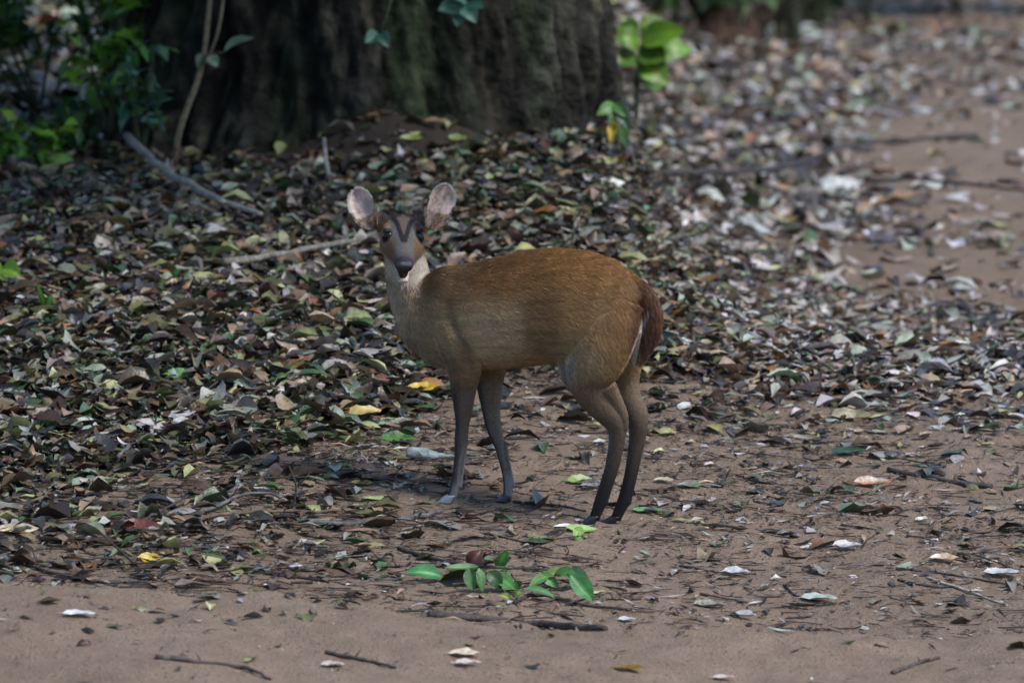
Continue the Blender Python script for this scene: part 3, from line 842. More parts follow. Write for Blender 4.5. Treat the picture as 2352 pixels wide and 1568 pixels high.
_FURMAT = []
def hair_object(name, root, pts, radius, col):
    n = len(pts)
    cu = bpy.data.hair_curves.new(name)
    cu.add_curves([4] * n)
    cu.position_data.foreach_set('vector', pts.astype(np.float32).ravel())
    ra = cu.attributes.get('radius') or cu.attributes.new('radius', 'FLOAT', 'POINT')
    w = radius[:, None] * np.array([1, .9, .65, .15])
    ra.data.foreach_set('value', w.astype(np.float32).ravel())
    ca = cu.attributes.new('Col', 'FLOAT_COLOR', 'CURVE')
    cc = np.ones((n, 4), np.float32); cc[:, :3] = np.clip(col, .002, 1)
    ca.data.foreach_set('color', cc.ravel())
    if not _FURMAT:
        m, nt, bs, L = new_mat('deer_fur')
        at = node(nt, 'ShaderNodeAttribute'); at.attribute_name = 'Col'
        L.new(at.outputs['Color'], bs.inputs['Base Color'])
        bs.inputs['Roughness'].default_value = .55; bs.inputs['Specular IOR Level'].default_value = .35
        _FURMAT.append(m)
    cu.materials.append(_FURMAT[0])
    return link(name, cu, root)
def build_fur(me, root, n=230000):
    nv = len(me.vertices); co = np.empty(nv * 3, np.float32); me.vertices.foreach_get('co', co); co = co.reshape(-1, 3).astype(float)
    vn = np.empty(nv * 3, np.float32); me.vertices.foreach_get('normal', vn); vn = vn.reshape(-1, 3).astype(float)
    me.calc_loop_triangles()
    nt_ = len(me.loop_triangles); tri = np.empty(nt_ * 3, np.int32); me.loop_triangles.foreach_get('vertices', tri); tri = tri.reshape(-1, 3)
    A, Bq, C = co[tri[:, 0]], co[tri[:, 1]], co[tri[:, 2]]
    area = .5 * np.linalg.norm(np.cross(Bq - A, C - A), axis=1)
    # finer hair is packed closer on the face
    s, r, h = head_coords(A + DO)
    area = area * np.where((s > -.03) & (h > -.1) & (np.abs(r) < .07), 4.0, 1.0)
    cdf = np.cumsum(area); pick = np.searchsorted(cdf, rng.random(n) * cdf[-1])
    a, b = rng.random(n), rng.random(n); sw = a + b > 1; a[sw], b[sw] = 1 - a[sw], 1 - b[sw]
    t = tri[pick]
    P = co[t[:, 0]] * (1 - a - b)[:, None] + co[t[:, 1]] * a[:, None] + co[t[:, 2]] * b[:, None]
    N = vn[t[:, 0]] * (1 - a - b)[:, None] + vn[t[:, 1]] * a[:, None] + vn[t[:, 2]] * b[:, None]
    N /= np.linalg.norm(N, axis=1)[:, None] + 1e-9
    f, ln = hair_flow(P + DO, N)
    # swirl so that hairs clump and part
    Q = P * 55
    sw = np.stack([fbm(Q[:, 0], Q[:, 1], Q[:, 2], o=2), fbm(Q[:, 0] + 40, Q[:, 1], Q[:, 2], o=2), fbm(Q[:, 0], Q[:, 1] + 40, Q[:, 2], o=2)], 1)
    f = f / (np.linalg.norm(f, axis=1)[:, None] + 1e-9) + .22 * sw + rng.normal(0, .10, f.shape)
    f = f - N * np.sum(f * N, 1)[:, None]; f /= np.linalg.norm(f, axis=1)[:, None] + 1e-9
    ln = ln * rng.uniform(.6, 1.15, n)
    lift = rng.uniform(.14, .36, n)[:, None]
    p1 = P - N * .0008
    d0 = f * np.sqrt(1 - lift ** 2) + N * lift
    d1 = f * .985 + N * (lift * .35)
    p2 = p1 + d0 * (ln * .33)[:, None]; p3 = p2 + (d0 * .5 + d1 * .5) * (ln * .33)[:, None]; p4 = p3 + d1 * (ln * .34)[:, None]
    pts = np.stack([p1, p2, p3, p4], 1).astype(np.float32)
    col = coat(P + DO, N) * rng.uniform(.68, 1.38, n)[:, None]
    # streaks of colour noise in the coat: long along the hair, fine across it
    uu, vv = body_uv(P + DO)
    st = vnoise(uu / 26 + 1.5 * vnoise(uu / 70, vv / 30), vv / 3.2) + .7 * vnoise(uu / 60 + 9, vv / 6.5, 3.0)
    col = col * (1 + .20 * st)[:, None]
    # dark banded hairs among the rest
    col[rng.random(n) < .07] *= .45
    return hair_object('fur', root, pts, np.where(ln < .006, .00026, .00040), col)

def make_ear(root, base, tip, side):
    """cupped shell, hollow side to the camera"""
    d = tip - base; Ln = np.linalg.norm(d); d = d / Ln
    view = CAMP - base; view /= np.linalg.norm(view)
    nrm = view + np.array([side * .30, 0, .05]); nrm = nrm - d * (nrm @ d); nrm /= np.linalg.norm(nrm)
    wv = np.cross(d, nrm)
    wv = wv if wv[0] * side > 0 else -wv                 # points outward
    n, m = 22, 15
    V, C = [], []
    s = np.linspace(0, 1, n); t = np.linspace(-1, 1, m)
    prof = np.interp(s, [0, .10, .25, .45, .62, .78, .90, .97, 1], [.30, .58, .84, .99, 1.0, .90, .66, .40, .10])
    hw = .0315
    for i in range(n):
        for j in range(m):
            tt = t[j]
            skew = .10 * hw * math.sin(s[i] * 3.0)
            cup = .012 * (tt * tt) * (1 - .35 * s[i]) + .010 * (1 - s[i]) ** 2 * (abs(tt)) - .006 * math.sin(math.pi * s[i])
            x = tt * hw * prof[i] * (1 - .12 * tt * tt) + skew
            V.append(base + d * (s[i] * Ln) + wv * x + nrm * (cup - .004 * s[i] ** 2))
            q = fbm(np.array([i * .35]), np.array([j * .5]), side)[0]
            inner = np.array([.43, .335, .29]) * (1 + .25 * q)
            inner = inner * (1 - .35 * max(0, 1 - abs(s[i] - .55) / .35) * max(0, .6 - abs(tt + .2))) 
            if s[i] < .34 + .06 * tt: inner = np.array([.20, .105, .050]) * (1 + .3 * q)
            if s[i] < .30 and tt < -.1: inner = np.array([.34, .25, .22])
            if abs(tt) > .93 or s[i] > .97: inner = np.array([.40, .39, .36]) if s[i] > .6 else np.array([.05, .035, .03])
            C.append(inner)
    q = [(i * m + j, i * m + j + 1, (i + 1) * m + j + 1, (i + 1) * m + j) for i in range(n - 1) for j in range(m - 1)]
    me = mesh_np('ear', np.array(V) - DO, quads=q, col=np.array(C), mat=M_ear)
    me.materials.append(M_coat)
    o = link('ear', me, root)
    sd = o.modifiers.new('thickness', 'SOLIDIFY'); sd.thickness = .0028; sd.offset = 0
    sb = o.modifiers.new('round', 'SUBSURF'); sb.levels = 1; sb.render_levels = 1
    # short hair lining the shell, longer tufts inside the ear root and along the rim
    G, CC = np.array(V).reshape(n, m, 3) - DO, np.array(C).reshape(n, m, 3)
    N_ = 3600
    fi, fj = rng.random(N_) * (n - 1.01), rng.random(N_) * (m - 1.01)
    rim = rng.random(N_) < .25; fj[rim] = np.where(rng.random(rim.sum()) < .5, .05, m - 1.06)
    i, j = fi.astype(int), fj.astype(int); a, b_ = (fi - i)[:, None], (fj - j)[:, None]
    lerp = lambda A: (A[i, j] * (1 - a) + A[i + 1, j] * a) * (1 - b_) + (A[i, j + 1] * (1 - a) + A[i + 1, j + 1] * a) * b_
    P, hc_ = lerp(G), lerp(CC)
    sx = (fj / (m - 1) * 2 - 1)[:, None]
    dirs = d * .9 + wv * sx * .5 + nrm * .28 + rng.normal(0, .22, (N_, 3)); dirs /= np.linalg.norm(dirs, axis=1)[:, None]
    ln = np.where(fi / n < .32, .0105, .0042) * rng.uniform(.6, 1.3, N_)
    st = P + nrm * .0014
    pts = np.stack([st + dirs * (ln * k)[:, None] for k in (0, .33, .67, 1)], 1)
    pale = (rng.random(N_) < .35) & (fi / n < .4)
    hc_ = np.where(pale[:, None], np.array([.50, .44, .39]), hc_) * rng.uniform(.8, 1.4, N_)[:, None]
    hair_object('ear_hair', o, pts, np.full(N_, .00024), hc_)
    return o

def make_hoof(root, bottom, top, colr, name='hoof'):
    """cloven hoof: two wedge toes below the pastern"""
    b = Blob()
    fwd = HV
    for sg in (-1, 1):
        off = LV * (.0064 * sg)
        rings = []
        for k in np.linspace(0, 1, 7):
            c = top * (1 - k) + (bottom + ZV * .002) * k + off * (.55 + .45 * k)
            ln = .0112 + .0052 * k ** 1.2
            wd = .0072 + .0008 * math.sin(k * 3)
            c = c + fwd * (.0035 * k)
            t = np.linspace(0, 2 * np.pi, 14, endpoint=False)
            x = np.cos(t); x = np.where(x > 0, x * 1.15, x * .85)
            rings.append(c + (x * ln)[:, None] * fwd + (np.sin(t) * wd * (1 - .35 * np.clip(x, 0, 1) ** 2))[:, None] * LV)
        b.add(loft(rings))
    me = mesh_np('hoof', np.concatenate(b.V) - DO, faces=b.F, col=np.tile(colr, (b.n, 1)), mat=M_horn)
    return link('hoof', me, root)

HOOF_SPOTS = []
def build_deer():
    root = thing('deer', 'small brown deer standing side-on with its head turned to the camera', 'deer', DO)
    me = deer_body()
    nv = len(me.vertices); co = np.empty(nv * 3, np.float32); me.vertices.foreach_get('co', co); co = co.reshape(-1, 3).astype(float)
    # eye sockets pressed into the skull, nostril pits
    s, r, h = head_coords(co)
    for es, er, eh in EYES:
        d = np.sqrt((s - es) ** 2 + (r - er) ** 2 + (h - eh) ** 2)
        k = np.clip(1 - d / .014, 0, 1)
        co -= (k * .004)[:, None] * (np.sign(er) * hr)[None]
    for sg in (-1, 1):
        d = np.sqrt(((s - .146) / 1.0) ** 2 + (r - sg * .0105) ** 2 + ((h + .037) / .8) ** 2)
        k = np.clip(1 - d / .0070, 0, 1)
        co -= (k * .006)[:, None] * hd[None]
    me.vertices.foreach_set('co', (co - DO).astype(np.float32).ravel()); me.update()
    vn = np.empty(nv * 3, np.float32); me.vertices.foreach_get('normal', vn); vn = vn.reshape(-1, 3).astype(float)
    a = me.color_attributes.new('Col', 'FLOAT_COLOR', 'POINT')
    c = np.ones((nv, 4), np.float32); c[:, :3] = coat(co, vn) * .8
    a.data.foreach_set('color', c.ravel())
    me.materials.clear(); me.materials.append(M_coat)
    me.polygons.foreach_set('use_smooth', np.ones(len(me.polygons), bool))
    link('body', me, root)
    build_fur(me, root)
    # eyes
    me_, nt, b, L = new_mat('deer_eye')
    b.inputs['Base Color'].default_value = (.006, .005, .005, 1); b.inputs['Roughness'].default_value = .12
    b.inputs['Specular IOR Level'].default_value = .22
    for es, er, eh in EYES:
        th = np.linspace(0, np.pi, 13); rr = .0134
        rings = [H(es - .001, er * .885, eh - .001) + hr * rr * math.cos(t) * 1.0 + ring(np.zeros(3), hd, hu, rr * math.sin(t) + 1e-5, rr * 1.02 * math.sin(t) + 1e-5, n=20) for t in th]
        V, F = loft(rings)
        tag(link('eye', mesh_np('eye', V - DO, faces=F, mat=me_), root))
    # wet nose leather and the dark open mouth with the tongue
    mn, nt, b, L = new_mat('deer_nose')
    b.inputs['Base Color'].default_value = (.020, .018, .024, 1); b.inputs['Roughness'].default_value = .32
    nzx = node(nt, 'ShaderNodeTexNoise', Scale=500.0); bp = node(nt, 'ShaderNodeBump', Strength=.4, Distance=.002)
    L.new(nzx.outputs['Fac'], bp.inputs['Height']); L.new(bp.outputs['Normal'], b.inputs['Normal'])
    rings = [ring(H(s, 0, c), hr, hu, hw, hh, n=24, e=2.5) for s, c, hw, hh in
             [(.140, -.0385, .0170, .0115), (.1485, -.0385, .0160, .0108), (.1535, -.0385, .0125, .0085), (.1558, -.0385, .006, .004)]]
    V, F = loft(rings)
    link('nose', mesh_np('nose', V - DO, faces=F, mat=mn), root)
    mk, nt, b, L = new_mat('nostril_dark')
    b.inputs['Base Color'].default_value = (.004, .003, .004, 1); b.inputs['Roughness'].default_value = .7
    for sg in (-1, 1):
        V, F = tube([H(.1500, sg * .0095, -.041), H(.1515, sg * .0120, -.038), H(.1485, sg * .0140, -.034)], [.0030, .0038, .0022], n=10)
        link('nostril', mesh_np('nostril', V - DO, faces=F, mat=mk), root)
    mm, nt, b, L = new_mat('mouth_inside')
    b.inputs['Base Color'].default_value = (.020, .006, .006, 1); b.inputs['Roughness'].default_value = .4
    V, F = loft([ring(H(s, 0, c), hr, hu, hw, hh, n=18) for s, c, hw, hh in [(.05, -.060, .014, .012), (.085, -.064, .0125, .013), (.108, -.067, .0118, .016), (.118, -.0675, .0100, .0155)]])
    link('mouth', mesh_np('mouth', V - DO, faces=F, mat=mm), root)
    # ears
    hl = HB + hr * -.050; hr_ = HB + hr * .050
    make_ear(root, B(868, 526, .01), B(814, 436, -.005), -1)
    make_ear(root, B(985, 524, .01), B(1026, 423, -.005), 1)
    # hooves stand on the ground
    for (u, v), tp, cc in [((1026, 1158), (1038, 1136, .060), (.26, .28, .31)), ((1160, 1160), (1166, 1136, -.050), (.030, .032, .036)),
                           ((1353, 1217), (1368, 1184, .045), (.022, .022, .025)), ((1402, 1217), (1417, 1185, -.018), (.018, .018, .020))]:
        top, g = B(*tp), B(u, v, tp[2])
        g[2] = float(ground_h(g[0], g[1])) - .001
        HOOF_SPOTS.append((g[0], g[1]))
        make_hoof(root, g, top, cc)
    return root
deer = build_deer()

# ================================================================== LEAF LITTER (uncountable: one mass for each side, plus crumbs)
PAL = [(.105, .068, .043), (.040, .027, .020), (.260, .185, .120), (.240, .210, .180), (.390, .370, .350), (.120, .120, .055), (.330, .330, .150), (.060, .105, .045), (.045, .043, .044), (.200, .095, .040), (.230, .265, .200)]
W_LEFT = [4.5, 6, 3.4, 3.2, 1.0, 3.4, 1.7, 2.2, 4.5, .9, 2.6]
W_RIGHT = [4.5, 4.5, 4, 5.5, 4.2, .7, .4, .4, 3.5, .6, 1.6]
def scatter(n, y0, y1, xm, big=1.0):
    y = rng.uniform(y0, y1, n)
    x = rng.uniform(-1, 1, n) * (y * xm[0] + xm[1])
    return x, y
def make_litter(name, label, n, y0, y1, xm, size, ns, tilt, lift, dens_pow=1.0):
    x, y = scatter(n, y0, y1, xm)
    d = litter_density(x, y)
    edgefall = sstep(xm[0] * 1.0, xm[0] * .9, (np.abs(x) - xm[1] * .5) / y)      # thins out far to the sides
    for hx, hy in HOOF_SPOTS: d = d * sstep(.03, .09, np.hypot(x - hx, y - hy - .01))
    keep = rng.random(n) < d ** dens_pow * np.clip(.82 + .45 * fbm(x * 2.8, y * 2.0, 8.1, o=2), .25, 1) * (.45 + .55 * edgefall)
    x, y, d = x[keep], y[keep], d[keep]
    m = len(x)
    clump = fbm(x * 3.5, y * 2.5, 4.4, o=2)
    L = np.minimum(size * np.exp(rng.normal(0, .40, m) + .16 * clump), size * 1.9); Wd = L * rng.uniform(.28, .56, m)
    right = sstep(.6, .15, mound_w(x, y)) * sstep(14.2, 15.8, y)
    c = np.where((rng.random(m) < right)[:, None], pick_cols(PAL, W_RIGHT, m, .35), pick_cols(PAL, W_LEFT, m, .35) * .72)  # mound-side leaves darkened in colour for the shade over them
    z = ground_h(x, y) + rng.random(m) ** 1.6 * lift * d + .004
    tl = tilt * (.22 + .78 * np.clip(d * 1.2, 0, 1))
    V, Q, C = leaf_batch(np.stack([x, y, z], 1), L, Wd, rng.uniform(0, 6.28, m), rng.normal(0, 1, m) * tl, rng.normal(0, 1, m) * tl,
                         rng.normal(0, .13, m), rng.normal(.10, .28, m), c, ns=ns, wave=rng.normal(0, .14, m), torn=.07)
    o = link(name, mesh_np(name, V, quads=Q, col=np.clip(C, .003, .9), mat=M_dry))
    tag(o, label, 'leaf litter', kind='stuff')
    pass
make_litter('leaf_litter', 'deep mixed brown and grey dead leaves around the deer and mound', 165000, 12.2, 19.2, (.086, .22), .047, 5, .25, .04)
make_litter('far_leaf_litter', 'pale dry leaf litter on the far track behind the mound', 48000, 19.0, 36, (.086, .5), .072, 4, .36, .05)
make_litter('side_leaf_litter', 'dead leaves spreading over the ground beyond the frame', 11000, 12.2, 30, (.16, 2.0), .075, 4, .3, .03)

def crumbs(name, label, n, y0, y1):
    """bits of twig, bark and leaf trodden into the sand"""
    x, y = scatter(n, y0, y1, (.092, .25))
    front = y < 12.95
    keep = rng.random(n) < np.where(front, .025, .30 + .70 * sstep(-.2, .5, fbm(x * 2.3, y * 1.5, o=3)) * np.where(x < .2, 1.0, .62))
    x, y = x[keep], y[keep]; m = len(x)
    L = .009 * np.exp(rng.normal(0, .6, m)); thin = rng.random(m) < .55
    L = np.where(thin, L * 2.2, L)
    Wd = np.where(thin, L * .10 + .0012, L * rng.uniform(.3, .7, m))
    c = pick_cols(PAL[:5] + [(.03, .024, .02)], [4, 6, 2, 2.5, 1.2, 7], m, .3)
    z = ground_h(x, y) + rng.random(m) * .004 + .0025
    V, Q, C = leaf_batch(np.stack([x, y, z], 1), L, Wd, rng.uniform(0, 6.28, m), rng.normal(0, .10, m), rng.normal(0, .3, m), rng.normal(0, .07, m), rng.normal(0.1, .2, m), c, ns=3)
    tag(link(name, mesh_np(name, V, quads=Q, col=np.clip(C, .003, .9), mat=M_dry)), label, 'forest debris', kind='stuff')
    pass
crumbs('ground_debris', 'tiny bits of twig and leaf trodden into the sand', 90000, 12.1, 16.6)

def twig_litter():
    """thin broken twigs matted along the litter edge, too many and too fine to pick apart"""
    n = 7600
    x, y = scatter(n, 13.0, 17.0, (.088, .2))
    keep = rng.random(n) < np.where(x < .1, 1.0, .28) * np.where(y > 15.4, .5, 1.0)
    for hx, hy in HOOF_SPOTS: keep &= np.hypot(x - hx, y - hy) > .05
    x, y = x[keep], y[keep]; m = len(x)
    L = .045 * np.exp(rng.normal(0, .5, m)); a = rng.normal(0, .6, m) + (rng.random(m) < .25) * 1.5
    k = np.linspace(-.5, .5, 4)
    bend = rng.normal(0, .12, m); tl = rng.normal(0, .05, m)
    r = .0011 * np.exp(rng.normal(0, .35, m))
    d = litter_density(x, y)
    z0 = ground_h(x, y) + .003 + .02 * d * rng.random(m)
    ca, sa = np.cos(a), np.sin(a)
    lx = L[:, None] * k; ly = L[:, None] * bend[:, None] * (k * k * 4)
    px = x[:, None] + lx * ca[:, None] - ly * sa[:, None]; py = y[:, None] + lx * sa[:, None] + ly * ca[:, None]
    pz = z0[:, None] + lx * tl[:, None] + np.abs(tl * L)[:, None] * .5
    C0 = np.stack([px, py, pz], -1)
    offs = []
    for q in range(3):
        t = q * 2.0944
        o = np.stack([-sa * math.cos(t), ca * math.cos(t), np.full(m, math.sin(t))], -1) * r[:, None]
        offs.append(C0 + o[:, None])
    V = np.stack(offs, 2).reshape(-1, 3)                       # twig, station, corner
    q0 = []
    for s in range(3):
        for c in range(3):
            q0.append((s * 3 + c, s * 3 + (c + 1) % 3, s * 3 + 3 + (c + 1) % 3, s * 3 + 3 + c))
    Q = (np.array(q0)[None] + (np.arange(m) * 12)[:, None, None]).reshape(-1, 4)
    C = np.repeat(pick_cols([(.03, .025, .022), (.06, .045, .035), (.11, .085, .065), (.16, .15, .14)], [5, 4, 2, 1.2], m, .3), 12, 0)
    tag(link('twig_litter', mesh_np('twig_litter', V, quads=Q, col=C, mat=M_twig)), 'fine broken twigs matted over sand and litter edge', 'twigs', kind='stuff')
twig_litter()

# ================================================================== SINGLE LEAVES, TWIGS AND BRANCHES ONE CAN PICK OUT
LEAF_NO = [0]
def curled_leaf(L, W, k1, k2, wave, col, col2=None, ns=9, nt=7, hole=0):
    """a dead or green leaf with stalk, lying about the origin along x"""
    s = np.linspace(0, 1, ns); t = np.linspace(-1, 1, nt)
    S, T = np.meshgrid(s, t, indexing='ij')
    prof = np.sin(np.pi * S ** .85) ** .78 * .98 + .02
    ph = rng.uniform(0, 6)
    x = (S - .5) * L
    y = T * prof * W / 2 * (1 + .06 * np.sin(S * 17 + ph))
    z = k1 * L * 4 * (S - .5) ** 2 + k2 * W * np.abs(T) ** 1.4 * prof + wave * W * np.sin(S * 8 + ph) * T * prof + .03 * W * np.sin(S * 19 + ph) * np.abs(T)
    z = z - z.min() + .001
    V = np.stack([x, y, z], -1).reshape(-1, 3)
    q = [(i * nt + j, i * nt + j + 1, (i + 1) * nt + j + 1, (i + 1) * nt + j) for i in range(ns - 1) for j in range(nt - 1)]
    c = np.array(col)[None, None] * (1 + .16 * np.sin(S * 26 + np.abs(T) * 5))[..., None]
    c = np.where((np.abs(T) < .1)[..., None], c * 1.35, c)
    if col2 is not None:
        k = np.clip((np.abs(T) * .9 + .5 * vnoise(S * 4 + ph, T * 3)), 0, 1)[..., None] ** 2
        c = c * (1 - k) + np.array(col2) * k
    c = c.reshape(-1, 3)
    sv = np.array([[-L * .5, 0, z[0, nt // 2]], [-L * .62, W * .05, z[0, nt // 2] * .6 + .001], [-L * .74, W * .12, .002]])
    tv, tf = tube(sv, [.0009, .0008, .0007], n=4)
    V2 = np.vstack([V, tv]); F = q + [tuple(i + len(V) for i in f) for f in tf]
    C = np.vstack([c, np.tile(np.array(col) * .7, (len(tv), 1))])
    return V2, F, np.clip(C, .003, .95)
def drop_leaf(p, L, W, yaw, label, col, k1=.06, k2=.12, wave=.06, pitch=0.0, roll=0.0, col2=None, mat=None, name='fallen_leaf', group='single fallen leaves', lift=.003):
    V, F, C = curled_leaf(L, W, k1, k2, wave, col, col2)
    o = link(name, mesh_np(name, V, faces=F, col=C, mat=mat or M_dry), None, (p[0], p[1], p[2] + lift))
    o.rotation_euler = (roll, pitch, yaw)
    return tag(o, label, 'leaf', group)
PX = lambda px, p: px * p[1] * 1.011 / FPX
OR, DG, GRN, YEL, WHT, GRY, DBR, RED, TAN, OLV, CRM = (.30, .105, .030), (.030, .075, .038), (.075, .20, .045), (.40, .27, .02), (.42, .41, .40), (.24, .23, .23), (.042, .028, .022), (.115, .030, .018), (.27, .185, .115), (.11, .115, .045), (.50, .42, .30)
#      u     v    length px  colour second  curl fold  roll  pitch yaw label
HERO = [
 (2003, 1117, 82, OR, (.46, .40, .36), .10, .35, .35, 0, .1, 'large orange brown curled leaf on sand right of the deer'),
 (1948, 1040, 80, DG, None, .02, .06, .25, 0, .0, 'flat dark green leaf on sand right of the hind legs'),
 (1797, 1277, 42, (.10, .045, .025), None, .05, .5, .9, .9, 1.2, 'upright curled rusty brown leaf on the right sand'),
 (2168, 1290, 66, (.34, .17, .035), (.50, .46, .42), .10, .35, .3, 0, .1, 'orange leaf with pale edge near the right border'),
 (1690, 1320, 64, WHT, None, .06, .3, .2, 0, -.1, 'narrow white leaf on sand below the upright rusty leaf'),
 (1455, 1347, 52, DBR, (.12, .07, .05), .12, .5, .2, .3, .5, 'crumpled dark brown leaf right of the green branch'),
 (1945, 1262, 66, GRY, WHT, .12, .3, .2, 0, .2, 'grey and white leaf right of the upright rusty leaf'),
 (2050, 1053, 44, (.05, .05, .055), None, .2, .4, .5, 0, .5, 'dark curled leaf above the orange brown leaf'),
 (1805, 1234, 46, (.022, .022, .022), None, .1, .5, .1, 0, .2, 'blackish leaf clump on sand right of the hind hooves'),
 (345, 1287, 56, YEL, None, .06, .15, .8, .1, .2, 'bright yellow leaf standing on the left litter edge'),
 (320, 1220, 98, RED, None, .10, .3, .4, 0, .05, 'dark red leaf lying by the thin twigs on the left'),
 (32, 1138, 84, GRN, (.13, .26, .12), .04, .1, .5, -.1, .2, 'fresh green leaf at the left edge'),
 (972, 920, 70, YEL, None, .16, .3, .3, 0, .1, 'yellow curled leaf just left of the near front leg'),
 (760, 945, 68, (.10, .095, .06), None, .06, .2, 1.0, .1, .1, 'large grey olive leaf standing on edge left of the deer'),
 (838, 975, 86, (.22, .17, .05), (.30, .22, .04), .06, .3, .3, 0, .5, 'mustard leaf lying between grey olive leaf and front legs'),
 (905, 972, 70, (.33, .40, .20), None, .03, .1, .25, 0, -.2, 'pale green leaf beside the mustard leaf'),
 (912, 1014, 82, (.06, .15, .03), DG, .05, .2, .35, 0, .1, 'green leaf left of the near front leg'),
 (432, 1052, 64, (.34, .20, .03), DBR, .16, .3, .3, 0, .0, 'orange and black curled leaf in the left litter'),
 (182, 1414, 74, (.50, .50, .52), None, .03, .15, .1, 0, .0, 'white leaf lying on the near left sand'),
 (1066, 1506, 72, CRM, None, .03, .2, .15, 0, -.05, 'cream leaf at the bottom centre of the sand'),
 (1075, 1527, 60, (.46, .40, .36), None, .03, .2, .1, 0, .0, 'pinkish white leaf just below the cream leaf'),
 (1447, 1540, 66, (.17, .10, .012), None, .05, .15, .1, 0, .0, 'mustard brown leaf at the bottom of the sand'),
 (765, 1531, 54, (.40, .33, .28), None, .03, .2, .1, 0, .0, 'pale pink leaf at the bottom left of the cream leaf'),
 (1662, 1560, 50, (.46, .40, .34), None, .03, .2, .1, 0, .0, 'pale leaf cut by the bottom edge of the picture'),
 (1330, 1108, 62, (.15, .22, .05), None, .06, .2, .5, 0, .3, 'yellow green leaf behind the near hind leg'),
 (1368, 1122, 70, (.04, .032, .03), None, .08, .4, .4, 0, .1, 'dark leaf partly hidden by the near hind leg'),
 (1487, 1176, 66, (.10, .24, .09), None, .03, .1, .15, 0, -.05, 'green leaf right of the far hind leg'),
 (832, 1116, 48, (.28, .20, .03), DBR, .1, .3, .3, 0, .1, 'yellow brown leaf on sand left of the front hooves'),
 (1955, 968, 92, (.20, .17, .09), None, .14, .4, .4, 0, .1, 'large tan curled leaf on the right litter edge'),
 (240, 1110, 66, OLV, None, .08, .2, .4, 0, .3, 'olive leaf in the left litter above the yellow leaf'),
 (850, 898, 96, (.16, .07, .045), None, .05, .2, .4, 0, .0, 'broad reddish brown leaf left of the chest'),
 (40, 1225, 96, CRM, (.26, .19, .11), .08, .2, .3, 0, .1, 'cream leaf at the left edge below the green one'),
 (1882, 1380, 84, (.30, .33, .29), None, .04, .2, .1, 0, .05, 'grey green leaf on the lower right sand'),
 (2300, 1322, 80, (.34, .34, .33), None, .08, .25, .2, 0, .0, 'pale grey leaf near the right edge of the sand'),
 (1630, 1396, 76, (.20, .19, .14), None, .07, .3, .15, 0, .1, 'grey olive leaf on sand right of the long dark stick'),
 (1440, 1427, 40, WHT, None, .06, .2, .15, 0, .1, 'small white leaf above the right end of the thick stick'),
 (1712, 1420, 60, WHT, None, .10, .35, .1, 0, -.5, 'narrow white leaf slanting on the lower right sand'),
 (325, 502, 92, (.20, .20, .19), None, .05, .15, .5, 0, .0, 'big grey leaf below the grey branch on the mound'),
 (1256, 530, 54, (.24, .12, .04), None, .06, .3, 1.1, .4, 1.3, 'orange leaf standing upright above the deer back'),
 (680, 592, 72, (.28, .18, .12), None, .05, .2, .6, 0, .3, 'pinkish tan leaf in the litter left of the face'),
 (1160, 306, 92, (.10, .17, .10), (.30, .26, .14), .06, .2, .3, 0, .0, 'green and tan leaf at the foot of the great trunk'),
 (945, 322, 50, (.17, .22, .05), None, .08, .2, .5, 0, .2, 'yellow green leaf left of centre at the trunk foot'),
 (1052, 322, 44, (.16, .21, .06), None, .08, .2, .5, 0, -.2, 'smaller yellow green leaf at the trunk foot'),
 (1925, 445, 110, (.30, .30, .29), None, .06, .2, .7, 0, .5, 'large white leaf on the far track at the right'),
 (2012, 468, 70, (.30, .15, .03), None, .05, .2, .4, 0, .0, 'orange leaf beside the large white far leaf'),
 (2135, 432, 80, (.50, .50, .46), None, .05, .2, .3, 0, -.3, 'pale leaf between the two far fallen branches'),
 (1462, 500, 60, (.10, .30, .20), None, .05, .2, .6, 0, .2, 'blue green leaf on the right shoulder of the mound'),
 (1400, 445, 76, (.42, .42, .36), None, .05, .2, .5, 0, .5, 'pale leaf on the right of the mound under the trunk'),
 (800, 700, 64, (.30, .19, .14), None, .05, .2, .6, 0, .5, 'salmon coloured leaf in the litter left of the neck'),
 (600, 770, 60, (.40, .38, .34), None, .05, .2, .5, 0, .1, 'pale grey leaf in the middle of the left litter'),
 (905, 735, 50, (.32, .25, .06), None, .06, .2, .5, 0, .2, 'yellowish leaf touching the outline of the chest'),
 (330, 905, 70, (.09, .20, .10), None, .05, .2, .5, 0, .2, 'green leaf in the left litter'),
 (410, 885, 66, (.10, .22, .07), None, .05, .2, .5, 0, -.1, 'second green leaf right of the first in the left litter'),
 (1560, 815, 80, (.44, .46, .44), None, .04, .2, .3, 0, .1, 'pale leaf on the litter right of the tail'),
 (1855, 1262, 38, (.40, .36, .30), None, .04, .2, .3, 0, .1, 'small pale leaf left of the grey and white leaf'),
 (1585, 1120, 60, (.12, .16, .08), GRY, .04, .2, .2, 0, -.2, 'thin green grey leaf on sand right of the hind legs'),
 (1525, 1108, 46, (.46, .40, .30), None, .04, .3, .2, 0, -.1, 'small cream leaf just right of the far hind leg'),
]
for u, v, px, c, c2, k1, k2, roll, pitch, yaw, lab in HERO:
    p = ground_hit(u, v)
    L = PX(px, p)
    L = L * 1.05
    lift = .022 if litter_density(p[0], p[1]) > .5 else .003
    drop_leaf(p, L, L * rng.uniform(.42, .56), yaw + rng.normal(0, .12), lab, c, k1, k2, .06, pitch, roll, c2, M_green if c in (DG, GRN) else None, lift=lift)

